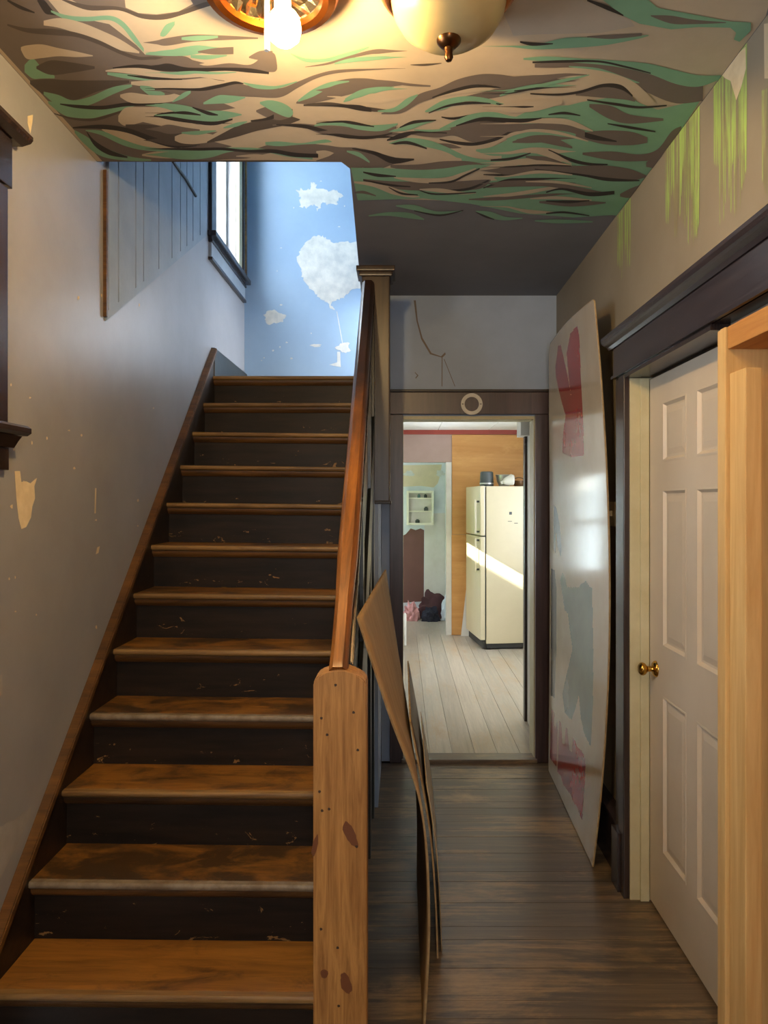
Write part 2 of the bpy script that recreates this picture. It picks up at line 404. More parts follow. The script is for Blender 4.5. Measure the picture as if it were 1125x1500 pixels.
HW = (1.15, 1.98, 1.83, 2.48)     # high hall window (y0,y1,z0,z1)
SW = (4.455, 5.065, 3.20, 4.70)   # stair window
KW = (6.95, 7.95, .85, 1.83)      # kitchen window
wl = wall_with_holes('wall_left', XL, -1.6, YE, (0, 5.2), [HW, SW], 'wall', 'X', -T, 'grey painted plaster wall rising beside the staircase')
wb = wall_with_holes('wall_landing', YE, XL-T, .0, (0, 5.2), [], 'blue', 'Y', T, 'blue painted wall with white plaster patches above the stair landing')
wbk = wall_with_holes('wall_back', YB, -.13, XR, (0, ZC), [(.010, .822, 0, 2.128)], 'wall_back', 'Y', .13, 'pale grey wall above the kitchen doorway')
# right wall: solid beyond the door, above the header, and a backing behind the framing
bm = bmesh.new()
bm_box(bm, (XR, XR+T), (2.97, YB), (0, ZC)); bm_box(bm, (XR, XR+T), (-1.6, 2.97), (2.10, ZC)); bm_box(bm, (1.045, 1.045+T), (2.14, 2.97), (0, 2.10))
wr = struct(from_bm('wall_right', bm, 'wall_right', center=False), 'taupe painted wall with lime green paint drips above the dark door header', 'wall')
wf = wall_with_holes('wall_front', -1.6, XL, 1.2, (0, ZC), [(-.2, .4, 1.3, 2.1)], 'wall', 'Y', -T, 'grey front wall behind the viewer')
# ceiling slab with the stair opening
bm = bmesh.new()
bm_box(bm, (XL, 1.2), (-1.6, YO), (ZC, ZC+.22)); 
q_ = [(XO, YO), (1.2, YO), (1.2, YB+.13), (XO-.055, YB+.13)]; va_ = [bm.verts.new((a, b, ZC)) for a, b in q_]; vb_ = [bm.verts.new((a, b, ZC+.22)) for a, b in q_]
bm.faces.new(va_); bm.faces.new(vb_)
for i in range(4): bm.faces.new((va_[i], va_[(i+1) % 4], vb_[(i+1) % 4], vb_[i]))
cl = struct(from_bm('ceiling', bm, 'ceil', center=False), 'ceiling painted with green, taupe and tan waves', 'ceiling')
struct(box('wall_upper_right', (XO, XO+.12), (YO, YE), (ZC+.22, 5.2), 'blue'), 'blue wall of the upper stairwell, out of sight', 'wall')
struct(box('wall_upper_front', (XL, XO+.12), (YO-.12, YO), (ZC+.22, 5.2), 'blue'), 'blue wall over the stair opening, out of sight', 'wall')
struct(box('ceiling_stairwell', (XL-T, .0), (YO-.12, YE+T), (5.2, 5.3), 'white'), 'white ceiling of the upper stairwell', 'ceiling')
# stair-side wall beyond the upper newel
bm = bmesh.new(); bm_box(bm, (-.20, -.122), (3.86, YB), (0, 2.30)); bm_box(bm, (-.20, -.122), (4.22, YB), (2.30, ZC))
struct(from_bm('wall_stair_side', bm, 'wall_back', center=False), 'narrow grey blue wall between stairs and kitchen doorway', 'wall')
# side of the stairwell under/behind (keeps daylight where it belongs)
struct(box('wall_under_landing', (XL, -.2), (4.46, 4.53), (0, 2.30), 'wall_back'), 'wall closing the space under the landing', 'wall')

# hall floor
fl = struct(box('floor', (XL, 1.2), (-1.6, 4.62), (-.08, -.012), 'stair_dark'), 'worn dark plank floor of the hall', 'floor')
PW = .0826; x0, x1 = -.95, 1.045
pm = None; y = -1.6; i = 0
while y < 4.50:
    if pm is None:
        bm = bmesh.new(); bm_box(bm, (-(x1-x0)/2, (x1-x0)/2), (-PW/2+.0004, PW/2-.0004), (-.012, 0), .0007)
        pm = bpy.data.meshes.new('plank'); bm.to_mesh(pm); bm.free(); pm.materials.append(M['floor'])
    o = bpy.data.objects.new('plank', pm); o.parent = fl
    o.location = Vector(((x0+x1)/2, y+PW/2, random.uniform(-.0012, .0006))) - wloc(fl); COL.objects.link(o); y += PW
# kitchen
kf = struct(box('floor_kitchen', (-.4, 2.1), (4.62, 8.80), (-.08, .008), 'stair_dark'), 'pale grey plank floor of the kitchen', 'floor')
km = None; x = -.25
while x < 1.95:
    if km is None:
        bm = bmesh.new(); bm_box(bm, (-.0703, .0703), (-2.09, 2.09), (-.012, 0), .0015)
        km = bpy.data.meshes.new('plank'); bm.to_mesh(km); bm.free(); km.materials.append(M['kfloor'])
    o = bpy.data.objects.new('plank', km); o.parent = kf; o.location = Vector((x+.071, 6.70, .02+random.uniform(-.001, .001))) - wloc(kf); COL.objects.link(o); x += .1425
struct(box('trim_threshold', (.0, .83), (4.50, 4.625), (-.01, .026), 'floor', bev=.006), 'worn wooden threshold at the kitchen doorway', 'threshold')
YF = 8.75
wk = wall_with_holes('wall_kitchen_left', -.25, 5.55, YF, (0, 2.47), [KW], 'white', 'X', -T, 'white kitchen side wall with a window')
struct(box('wall_kitchen_passage', (-.25, -.10), (4.677, 5.55), (0, 2.28), 'white'), 'white wall of the passage into the kitchen', 'wall')
struct(box('wall_kitchen_return', (-.40, -.10), (5.50, 5.55), (0, 2.47), 'white'), 'short white return wall in the kitchen', 'wall')
wall_with_holes('wall_kitchen_right', 2.0, 4.677, YF, (0, 2.47), [(6.0, 7.2, .9, 2.1)], 'white', 'X', T, 'white kitchen wall beyond the refrigerator')
struct(box('wall_kitchen_near', (XR, 2.0), (4.55, 4.677), (0, 2.47), 'white'), 'white kitchen wall beside the doorway', 'wall')
wff = wall_with_holes('wall_kitchen_far', YF, -.6, 2.15, (0, 2.47), [(-.25, .543, 0, 2.07)], 'mauve', 'Y', .10, 'mauve kitchen end wall above the far opening')
kc = struct(box('ceiling_kitchen', (-.17, 2.15), (4.677, YF+.1), (2.462, 2.54), 'rubber'), 'white tiled kitchen ceiling', 'ceiling')
tm = None
for ix in range(4):
    for iy in range(4):
        if tm is None:
            bm = bmesh.new(); bm_box(bm, (-.297, .297), (-.507, .507), (-.012, 0), .004); tm = bpy.data.meshes.new('ceiling_tile'); bm.to_mesh(tm); bm.free(); tm.materials.append(M['tilewhite'])
        o = bpy.data.objects.new('ceiling_tile', tm); o.parent = kc; o.location = Vector((.135+ix*.6, 5.19+iy*1.02, 2.462)) - wloc(kc); COL.objects.link(o)
# far room
struct(box('ceiling_kitchen_edge', (-.40, -.17), (5.55, YF+.1), (2.462, 2.54), 'tilewhite'), 'white edge of the kitchen ceiling', 'ceiling')
struct(box('floor_far_room', (-.9, 1.0), (8.80, 10.35), (-.08, .012), 'kfloor'), 'pale floor of the small far room', 'floor')
wfr = struct(box('wall_far_room', (-.9, 1.0), (10.2, 10.3), (0, 2.47), 'palewall'), 'patchy pale wall of the small far room', 'wall')
wall_with_holes('wall_far_left', -.7, 8.85, 10.2, (0, 2.47), [(9.15, 9.85, 1.0, 2.0)], 'palewall', 'X', -T, 'pale side wall of the far room')
struct(box('wall_far_right', (.75, .85), (8.85, 10.2), (0, 2.47), 'palewall'), 'pale right hand wall of the far room', 'wall')
struct(box('ceiling_far_room', (-.9, 1.0), (8.85, 10.35), (2.47, 2.54), 'tilewhite'), 'white ceiling of the far room', 'ceiling')

# ------------------------------------------------------------------ ceiling mural
TAN, TAU, DRK, GRN, BLK, LIL = range(6)
items = []
def crop(ox, oy, s):
    def conv(kind, pts): return [((p[0]/s+ox, p[1]/s+oy, p[2]/s) if kind == 'r' else (p[0]/s+ox, p[1]/s+oy)) for p in pts]
    def add(mi, *pts):
        global items
        kind = 'r' if len(pts[0]) == 3 else 'p'
        if kind == 'r' and mi == BLK: pts = [(p[0], p[1], p[2]*1.5) for p in pts]
        if kind == 'r' and s == 3.75 or (kind == 'r' and ox == 750):
            pts = list(pts); (xa, ya, wa), (xb, yb, wb) = pts[0], pts[-1]
            if xb >= 1100: pts[-1:] = [(xb, yb, wb*.85), (xb+70, yb+(yb-pts[-2][1])*.25, wb*.4), (xb+150, yb+(yb-pts[-2][1])*.3, 1)]
            if xa <= 0 and ox > 0: pts[:1] = [(xa-130, ya-(pts[1][1]-ya)*.2, 1), (xa-60, ya-(pts[1][1]-ya)*.15, wa*.4), (xa, ya, wa*.85)]
        items.append((mi, kind, conv(kind, pts)))
    return add
A = crop(0, 0, 3.75); B = crop(250, 50, 3.75); C = crop(500, 50, 3.75); D = crop(750, 0, 3.0); Pm = crop(0, 0, 1)
Pm(TAN, (-60, -260), (1200, -260), (1125, 24), (1000, 190), (930, 281), (880, 300), (800, 305), (700, 295), (600, 292), (530, 290), (513, 245), (512, 236), (140, 236), (-30, 45), (-150, -90))
Pm(LIL, (742, -120), (1000, -120), (900, -5), (930, 38), (880, 48), (790, 50), (752, 52), (738, 20))
Pm(TAU, (-140, -90), (20, -60), (66, -10), (90, 20), (160, 35), (200, 66), (213, 80), (240, 74), (275, 86), (300, 92), (270, 98), (290, 112), (330, 118), (300, 128), (285, 138), (330, 152), (345, 158), (300, 166), (285, 180), (320, 192), (300, 204), (340, 214), (300, 226), (300, 236), (150, 236), (0, 70))
# upper left
A(TAN, (250, -20), (340, 0), (480, 50), (620, 60), (650, 40), (700, 70), (800, 100), (920, 110), (960, 90), (1080, 70), (1110, 100), (960, 110), (900, 150), (890, 200), (910, 250), (860, 280), (800, 280), (760, 240), (700, 150), (640, 110), (560, 95), (440, 95), (330, 75))
A(TAU, (340, -30), (1200, -120), (1125, 40), (1010, 75), (900, 100), (780, 95), (650, 50), (480, 45))
A(TAN, (680, -60), (1000, -80), (1060, 20), (980, 62), (860, 78), (760, 70), (690, 40))
A(DRK, (340, -5, 10), (480, 40, 28), (650, 45, 20), (780, 88, 24), (900, 92, 28), (1010, 65, 26), (1125, 25, 34))
A(BLK, (205, -10, 20), (245, 35, 45), (280, 62, 24), (310, 80, 4))
A(BLK, (40, 0, 8), (110, 38, 14), (190, 68, 5))
A(GRN, (280, 60, 10), (370, 95, 25), (480, 103, 25), (600, 97, 25), (670, 130, 36), (730, 200, 44), (790, 275, 20))
A(TAN, (240, 125, 26), (330, 125, 55), (440, 155, 70), (560, 205, 75), (660, 245, 60), (765, 287, 10))
A(DRK, (40, 135, 10), (150, 165, 25), (300, 175, 35), (420, 190, 25), (540, 230, 25), (660, 285, 22), (760, 318, 18), (860, 318, 18), (960, 345, 22), (1020, 380, 20), (1125, 380, 14))
A(GRN, (135, 375, 40), (180, 375, 110), (230, 400, 60), (300, 422, 14))
A(TAN, (115, 265, 16), (150, 285, 75), (230, 280, 75), (320, 285, 45), (420, 297, 30), (510, 305, 5))
A(DRK, (200, 370, 14), (280, 370, 80), (400, 370, 55), (520, 370, 14))
A(DRK, (165, 450, 20), (260, 480, 95), (400, 495, 110), (540, 470, 60), (710, 447, 14))
A(GRN, (880, 190, 14), (910, 165, 60), (960, 125, 22)); A(GRN, (800, 295, 8), (900, 290, 30), (1020, 285, 40), (1125, 270, 40))
A(GRN, (240, 510, 16), (320, 550, 60), (400, 572, 45), (500, 550, 45), (620, 497, 40), (725, 468, 14))
A(GRN, (265, 560, 14), (360, 605, 60), (480, 622, 60), (600, 605, 40), (740, 575, 12))
A(BLK, (330, 570, 4), (420, 583, 12), (560, 590, 14), (700, 572, 14), (860, 570, 14), (960, 590, 6))
A(DRK, (290, 620, 4), (400, 650, 12), (520, 655, 16), (640, 620, 14), (720, 590, 4))
A(TAN, (580, 388, 6), (660, 385, 25), (780, 392, 40), (920, 412, 36), (1125, 405, 34))
A(GRN, (590, 402, 14), (700, 418, 26), (850, 435, 18), (980, 437, 6)); A(GRN, (880, 396, 6), (1000, 402, 16), (1125, 388, 14))
A(TAN, (720, 455, 16), (850, 460, 44), (1000, 465, 56), (1125, 455, 66))
A(BLK, (700, 412, 3), (840, 428, 10), (1000, 435, 3)); A(BLK, (620, 372, 4), (760, 362, 13), (900, 378, 14), (1060, 382, 14), (1125, 380, 12))
A(GRN, (770, 475, 14), (830, 500, 50), (905, 518, 14)); A(DRK, (850, 490, 8), (960, 498, 22), (1125, 488, 10))
A(TAN, (660, 525, 14), (720, 535, 56), (820, 543, 46), (920, 540, 40), (1000, 520, 40), (1035, 500, 6)); A(GRN, (960, 560, 6), (1020, 528, 46), (1065, 500, 8))
A(TAN, (650, 650, 30), (690, 640, 100), (780, 628, 84), (900, 612, 50), (1000, 625, 50), (1125, 660, 50))
A(TAN, (770, 645, 40), (900, 665, 56), (1000, 685, 44), (1125, 708, 40))
A(GRN, (850, 572, 4), (940, 580, 24), (1040, 600, 34), (1125, 625, 30))
A(GRN, (850, 630, 5), (930, 632, 34), (1050, 640, 44), (1125, 650, 45)); A(BLK, (845, 634, 3), (950, 652, 12), (1060, 667, 12), (1125, 674, 10)); A(BLK, (860, 627, 3), (960, 617, 8), (1090, 628, 4))
A(DRK, (690, 690, 16), (800, 712, 60), (900, 737, 90), (1000, 742, 80), (1080, 718, 10))
A(TAN, (560, 710, 6), (640, 735, 40), (760, 768, 55), (900, 797, 35), (1000, 807, 10))
A(BLK, (400, 700, 5), (560, 695, 16), (700, 715, 18), (840, 765, 20), (960, 797, 18), (1080, 797, 6))
A(GRN, (470, 715, 5), (560, 730, 25), (680, 782, 32), (800, 814, 22), (960, 826, 10)); A(GRN, (410, 720, 16), (470, 770, 50), (560, 830, 56), (700, 868, 26), (830, 878, 8))
A(BLK, (475, 720, 4), (520, 785, 20), (600, 835, 20), (700, 862, 6))
A(TAN, (780, 850, 8), (860, 848, 35), (980, 848, 40), (1085, 850, 16)); A(TAN, (960, 760, 24), (1010, 762, 60), (1125, 757, 62)); A(GRN, (860, 825, 10), (980, 825, 14), (1125, 830, 25))
# upper middle
B(TAU, (-20, 40, 50), (120, 20, 40), (300, 18, 25), (480, 20, 8)); B(GRN, (60, 22, 14), (150, 20, 28), (260, 12, 12))
B(GRN, (-10, 95, 18), (90, 85, 40), (180, 75, 30), (340, 92, 5)); B(TAU, (150, 95, 8), (240, 92, 35), (345, 88, 40)); B(GRN, (110, 120, 14), (200, 125, 25), (310, 115, 8))
B(TAU, (-20, 150, 60), (80, 160, 80), (180, 185, 30), (320, 175, 36), (440, 182, 35), (520, 155, 100), (570, 155, 100), (585, 180, 20)); B(TAU, (430, 125, 8), (490, 115, 50), (560, 110, 40))
B(BLK, (-10, 178, 30), (100, 195, 18), (300, 190, 12), (440, 198, 16), (540, 212, 8))
B(GRN, (-10, 210, 6), (120, 207, 14), (250, 212, 12), (360, 207, 4))
B(TAU, (-10, 310, 16), (120, 325, 50), (220, 315, 66), (340, 302, 74), (460, 315, 56), (600, 320, 50), (700, 275, 34), (800, 230, 22), (920, 202, 18), (1140, 190, 8)); B(TAU, (20, 372, 8), (90, 365, 50), (170, 358, 50), (260, 338, 24))
B(BLK, (-10, 297, 6), (160, 302, 11), (260, 285, 13), (350, 265, 11), (400, 270, 4))
B(GRN, (10, 370, 6), (70, 335, 30), (110, 315, 14)); B(GRN, (400, 265, 5), (470, 285, 22), (580, 290, 16), (695, 258, 6)); B(GRN, (180, 378, 10), (260, 357, 45), (330, 355, 40), (410, 346, 6))
B(GRN, (660, 105, 6), (740, 140, 22), (850, 140, 20), (960, 115, 30), (1090, 68, 8)); B(TAU, (740, 178, 3), (860, 160, 12), (980, 125, 16), (1090, 98, 22), (1150, 92, 30)); B(GRN, (900, 160, 10), (1000, 140, 25), (1150, 128, 24))
B(TAU, (690, 375, 8), (760, 350, 60), (840, 320, 90), (960, 290, 90), (1060, 275, 70), (1140, 275, 60)); B(GRN, (700, 365, 10), (780, 322, 40), (880, 275, 30), (980, 258, 8)); B(TAN, (860, 340, 3), (940, 347, 12), (960, 372, 6))
B(GRN, (950, 368, 8), (1040, 330, 40), (1150, 305, 22)); B(TAN, (975, 375, 12), (1060, 352, 40), (1150, 352, 70)); B(DRK, (730, 388, 10), (860, 383, 24), (980, 395, 18), (1110, 412, 26))
B(GRN, (-10, 395, 40), (100, 428, 56), (200, 450, 66), (300, 442, 44), (390, 440, 5)); B(BLK, (-10, 455, 10), (120, 478, 12), (240, 488, 14), (340, 465, 6)); B(BLK, (-10, 430, 3), (80, 430, 12), (165, 442, 4)); B(BLK, (120, 400, 4), (200, 430, 14), (260, 442, 4))
B(TAU, (-10, 520, 60), (80, 525, 30), (160, 525, 8)); B(GRN, (60, 540, 8), (150, 540, 22), (250, 528, 5)); B(DRK, (-20, 585, 50), (60, 605, 16), (160, 606, 6))
B(DRK, (200, 592, 8), (290, 560, 40), (370, 530, 60), (470, 502, 56), (560, 482, 60), (640, 470, 50), (710, 467, 5))
B(TAU, (470, 420, 10), (530, 425, 60), (600, 430, 80), (670, 430, 40)); B(GRN, (490, 375, 10), (540, 385, 50), (600, 405, 70), (650, 425, 60), (672, 430, 14)); B(BLK, (440, 475, 6), (520, 465, 10), (567, 450, 16)); B(GRN, (290, 512, 6), (360, 495, 22), (420, 478, 6))
B(TAU, (560, 498, 8), (700, 495, 14), (820, 520, 45), (950, 535, 60), (1060, 545, 45), (1150, 545, 46)); B(GRN, (790, 500, 8), (880, 487, 22), (980, 493, 28), (1150, 520, 32)); B(BLK, (580, 495, 4), (740, 505, 14), (860, 535, 14), (980, 560, 14), (1150, 562, 10)); B(BLK, (800, 487, 3), (960, 478, 8), (1100, 502, 5))
B(TAU, (150, 690, 20), (300, 660, 50), (420, 660, 40), (560, 625, 50), (700, 632, 70), (850, 622, 70), (960, 650, 90), (1060, 682, 100), (1150, 690, 110))
B(GRN, (-10, 660, 40), (100, 662, 50), (220, 652, 46), (330, 632, 24), (480, 632, 16), (640, 660, 20), (780, 682, 10)); B(TAN, (800, 645, 10), (860, 660, 44), (940, 685, 30), (975, 700, 6)); B(TAN, (360, 668, 5), (480, 668, 22), (600, 688, 16), (700, 695, 6))
B(GRN, (520, 598, 16), (600, 600, 26), (720, 600, 8), (850, 588, 24), (900, 602, 5)); B(BLK, (-10, 628, 8), (150, 630, 10), (280, 628, 10), (420, 640, 10), (560, 640, 14), (680, 660, 16), (810, 666, 14))
B(DRK, (-10, 698, 10), (300, 698, 14), (600, 700, 18), (975, 706, 10)); B(GRN, (950, 640, 10), (1020, 655, 30), (1095, 690, 14)); B(BLK, (960, 640, 3), (1020, 668, 8), (1060, 690, 3))
# middle, towards the back
D(GRN, (310, 445), (500, 415), (560, 450), (640, 480), (830, 435), (760, 560), (700, 650), (600, 760), (520, 880), (460, 945), (330, 940), (100, 925), (-30, 880), (-90, 850), (-20, 820), (-80, 780), (-10, 740), (-70, 690), (0, 640), (-40, 590), (0, 520), (100, 470), (250, 460))
Pm(GRN, (514, 246), (560, 245), (640, 268), (760, 262), (830, 255), (960, 240), (905, 314), (840, 318), (760, 312), (690, 298), (620, 290), (560, 292), (524, 293))
C(TAU, (-10, 300, 70), (130, 275, 55), (260, 262, 20), (380, 275, 14), (490, 282, 8)); C(GRN, (20, 355, 8), (100, 325, 40), (190, 300, 24), (290, 288, 4)); C(BLK, (0, 390, 10), (100, 402, 20), (165, 415, 12))
C(TAU, (220, 434, 6), (330, 410, 40), (430, 350, 50), (540, 315, 50), (640, 275, 60), (760, 245, 55), (860, 250, 65), (980, 258, 50), (1140, 255, 45)); C(GRN, (200, 420, 6), (290, 412, 24), (360, 370, 40), (420, 330, 8))
C(TAN, (500, 345, 6), (640, 315, 22), (780, 298, 24), (840, 297, 6)); C(BLK, (500, 345, 5), (620, 306, 12), (740, 282, 12), (880, 290, 4)); C(DRK, (380, 165, 3), (460, 165, 12), (550, 156, 3))
C(TAU, (640, 352, 8), (780, 335, 40), (900, 310, 46), (1000, 285, 16)); C(GRN, (460, 422, 8), (560, 385, 50), (680, 352, 28), (800, 362, 25), (900, 388, 14), (1050, 398, 5)); C(BLK, (480, 430, 4), (580, 392, 8), (700, 375, 10), (820, 378, 4)); C(BLK, (850, 378, 4), (960, 398, 9), (1070, 395, 4))
C(GRN, (870, 335, 8), (960, 305, 25), (1060, 285, 25), (1140, 280, 25)); C(BLK, (950, 308, 4), (1050, 297, 9), (1140, 290, 4))
C(TAU, (-10, 535, 50), (100, 535, 50), (200, 530, 50), (300, 510, 10)); C(BLK, (-10, 550, 10), (100, 565, 12), (200, 560, 10), (280, 540, 4)); C(GRN, (-10, 490, 10), (100, 510, 24), (220, 512, 34), (310, 490, 8)); C(BLK, (-10, 478, 4), (80, 490, 8), (180, 505, 4))
C(GRN, (300, 525, 8), (380, 500, 40), (460, 480, 20), (520, 470, 4)); C(BLK, (320, 510, 4), (400, 480, 12), (520, 470, 4)); C(BLK, (550, 452, 4), (620, 460, 9), (740, 435, 4))
C(GRN, (540, 522, 14), (640, 490, 50), (730, 455, 45), (840, 440, 30), (960, 458, 14), (1140, 450, 8)); C(TAU, (380, 540, 16), (520, 545, 40), (620, 530, 50), (720, 530, 120), (820, 520, 110), (920, 515, 60), (1020, 505, 30), (1140, 495, 30))
C(TAN, (560, 580, 6), (700, 622, 34), (800, 610, 34), (900, 562, 26), (1000, 530, 12), (1140, 515, 14)); C(BLK, (540, 575, 4), (640, 595, 12), (740, 600, 12), (860, 570, 12), (940, 530, 8), (1060, 505, 4)); C(BLK, (630, 500, 4), (760, 465, 14), (860, 465, 14), (960, 470, 12), (1100, 460, 5))
C(BLK, (250, 580, 5), (330, 555, 20), (420, 535, 8), (580, 540, 4)); C(GRN, (400, 523, 6), (500, 527, 12), (600, 518, 8)); C(TAU, (480, 600, 6), (600, 615, 30), (680, 640, 20))
C(TAN, (420, 640, 60), (600, 660, 70), (760, 650, 60), (880, 670, 20)); C(GRN, (260, 600, 8), (360, 585, 35), (480, 600, 40), (580, 632, 30), (680, 680, 35), (800, 700, 24), (930, 695, 6)); C(BLK, (260, 605, 4), (360, 592, 12), (470, 625, 6))
C(GRN, (740, 635, 10), (830, 640, 50), (940, 610, 90), (1060, 570, 90), (1140, 560, 80)); C(TAU, (940, 590, 8), (1040, 575, 40), (1140, 570, 45)); C(TAN, (950, 640, 8), (1040, 635, 30), (1140, 640, 40)); C(BLK, (820, 690, 6), (940, 680, 10), (1040, 650, 4))
C(TAN, (-10, 600, 40), (120, 600, 50), (300, 640, 70), (500, 680, 60), (660, 690, 20)); C(TAU, (-10, 690, 120), (120, 680, 100), (240, 690, 50), (300, 700, 10)); C(BLK, (60, 625, 4), (180, 650, 14), (280, 690, 24), (400, 685, 6)); C(GRN, (30, 640, 8), (100, 660, 26), (155, 700, 10))
C(TAU, (270, 722, 14), (420, 735, 45), (560, 720, 50), (700, 710, 30), (800, 720, 8)); C(GRN, (40, 745, 30), (260, 757, 46), (420, 765, 45), (560, 760, 50), (700, 735, 40), (820, 720, 8))
C(TAU, (120, 798, 12), (280, 825, 40), (440, 832, 50), (600, 832, 50), (760, 822, 50), (820, 800, 8)); C(TAN, (290, 785, 6), (420, 800, 25), (560, 800, 25), (660, 770, 22), (740, 735, 8)); C(BLK, (120, 755, 5), (200, 772, 12), (300, 778, 4)); C(BLK, (480, 815, 4), (600, 808, 8), (680, 772, 8), (760, 735, 6))
C(TAN, (70, 810, 10), (180, 825, 24), (280, 857, 38), (380, 885, 18), (430, 890, 4)); C(BLK, (120, 798, 4), (260, 825, 8), (380, 835, 4)); C(BLK, (560, 857, 4), (700, 847, 10), (810, 800, 6)); C(BLK, (260, 838, 3), (330, 872, 8), (420, 880, 3))
C(TAN, (430, 850, 6), (540, 855, 22), (660, 870, 14), (740, 870, 4)); C(BLK, (430, 855, 3), (520, 876, 6), (740, 866, 4)); C(TAU, (60, 870, 6), (120, 865, 16), (190, 885, 6))
C(TAN, (760, 740, 6), (880, 720, 40), (1000, 695, 30), (1140, 690, 40)); C(TAU, (880, 752, 8), (1000, 735, 40), (1140, 735, 45)); C(TAU, (800, 838, 8), (950, 815, 40), (1140, 815, 40)); C(BLK, (780, 842, 4), (900, 802, 10), (1000, 795, 10), (1140, 790, 6)); C(TAN, (780, 890, 6), (950, 875, 18), (1140, 845, 20)); C(BLK, (780, 768, 3), (920, 768, 8), (1060, 730, 6), (1140, 720, 4)); C(TAU, (700, 905, 6), (860, 900, 20), (1140, 880, 16))
C(GRN, (300, 940, 6), (400, 950, 30), (520, 980, 20), (660, 970, 8)); C(BLK, (400, 967, 3), (540, 992, 7), (670, 965, 3)); C(GRN, (150, 995, 6), (260, 985, 20), (380, 995, 30), (455, 1015, 6)); C(GRN, (740, 970, 6), (820, 990, 35), (900, 1010, 20), (995, 1008, 5)); C(TAN, (910, 945, 5), (1000, 965, 14), (1140, 975, 10)); C(BLK, (740, 975, 3), (790, 998, 8), (840, 1015, 3))
# right
D(GRN, (380, -20), (560, -40), (640, 30), (800, 60), (960, 90), (1050, 95), (1050, 130), (1000, 180), (975, 170), (985, 140), (960, 118), (820, 115), (700, 125), (560, 100), (480, 60)); D(TAU, (610, 65, 5), (700, 82, 35), (800, 92, 20), (940, 95, 4)); D(BLK, (330, -4, 6), (420, 30, 14), (490, 64, 4))
D(GRN, (0, 200, 8), (100, 203, 20), (240, 185, 46), (400, 178, 35), (540, 162, 16), (600, 152, 4)); D(TAU, (330, 158, 4), (440, 158, 18), (570, 148, 12)); D(BLK, (35, 180, 5), (90, 190, 10), (180, 188, 3))
D(TAU, (100, 285, 16), (220, 280, 30), (350, 285, 25), (480, 312, 50), (600, 355, 100), (720, 395, 110), (840, 405, 70)); D(GRN, (50, 255, 8), (150, 255, 22), (300, 263, 20), (450, 275, 26), (600, 298, 44), (720, 335, 60), (820, 352, 50), (920, 335, 16)); D(BLK, (90, 270, 5), (220, 266, 8), (380, 266, 6), (500, 290, 6), (610, 318, 4))
D(GRN, (250, 288, 4), (380, 305, 18), (500, 345, 16), (560, 360, 4))
D(TAN, (60, 320, 8), (200, 312, 36), (340, 325, 50), (460, 352, 56), (540, 392, 64), (600, 432, 36), (625, 448, 5)); D(TAU, (280, 412, 8), (360, 402, 40), (430, 402, 52), (500, 415, 40), (540, 440, 8)); D(BLK, (80, 408, 4), (200, 412, 6), (300, 400, 8), (400, 372, 10), (480, 380, 14), (530, 418, 6))
D(TAU, (-10, 360, 60), (140, 340, 30), (240, 325, 14), (330, 325, 4)); D(GRN, (-10, 392, 8), (120, 372, 12), (240, 347, 14), (340, 325, 4)); D(BLK, (0, 405, 4), (80, 388, 6), (130, 384, 3))
D(TAU, (340, 460, 14), (430, 490, 60), (520, 520, 40), (665, 522, 10)); D(BLK, (330, 435, 4), (460, 455, 8), (560, 468, 7), (680, 460, 4)); D(BLK, (420, 540, 3), (520, 557, 8), (630, 575, 4)); D(TAU, (280, 590, 14), (400, 600, 60), (520, 605, 60), (595, 612, 24)); D(BLK, (270, 565, 4), (340, 595, 16), (460, 618, 4))
D(TAN, (-10, 470, 50), (100, 460, 50), (220, 445, 16)); D(BLK, (0, 465, 3), (50, 466, 6), (95, 465, 3)); D(TAN, (-10, 538, 8), (130, 527, 22), (250, 537, 30), (355, 572, 6)); D(BLK, (-10, 530, 6), (60, 528, 8), (130, 515, 3)); D(BLK, (160, 500, 3), (230, 493, 8), (300, 504, 3))
D(TAU, (-10, 562, 34), (120, 552, 26), (240, 560, 30), (320, 585, 26)); D(TAN, (-10, 592, 8), (80, 570, 12), (200, 580, 14), (335, 617, 5)); D(TAU, (20, 612, 8), (120, 607, 30), (200, 622, 30), (265, 645, 8)); D(TAU, (310, 672, 10), (440, 682, 40), (560, 690, 30), (640, 672, 40), (700, 600, 50), (745, 560, 20)); D(BLK, (160, 655, 4), (260, 700, 10), (340, 718, 8), (420, 720, 4))
D(TAN, (-10, 668, 14), (80, 656, 20), (160, 672, 30), (262, 716, 5)); D(TAU, (60, 685, 8), (150, 698, 24), (250, 725, 8)); D(TAN, (-10, 712, 20), (120, 712, 22), (262, 724, 5)); D(TAU, (-10, 745, 46), (140, 735, 16), (300, 745, 40), (420, 755, 60), (520, 765, 50), (590, 772, 8)); D(BLK, (100, 740, 3), (300, 765, 6), (420, 785, 10), (560, 790, 4)); D(BLK, (0, 730, 4), (120, 722, 5), (260, 726, 3))
D(TAN, (-10, 770, 8), (120, 752, 14), (265, 765, 5)); D(TAU, (-10, 803, 30), (140, 803, 25), (260, 822, 20), (400, 847, 12)); D(TAN, (60, 795, 4), (200, 797, 12), (350, 822, 4)); D(BLK, (150, 842, 4), (220, 827, 6), (340, 850, 12), (450, 843, 10)); D(TAN, (-10, 856, 10), (100, 836, 16), (172, 822, 5)); D(TAN, (80, 870, 4), (200, 866, 14), (350, 877, 5)); D(TAU, (120, 885, 8), (260, 891, 28), (412, 888, 6)); D(BLK, (150, 880, 3), (250, 884, 8), (340, 878, 3))
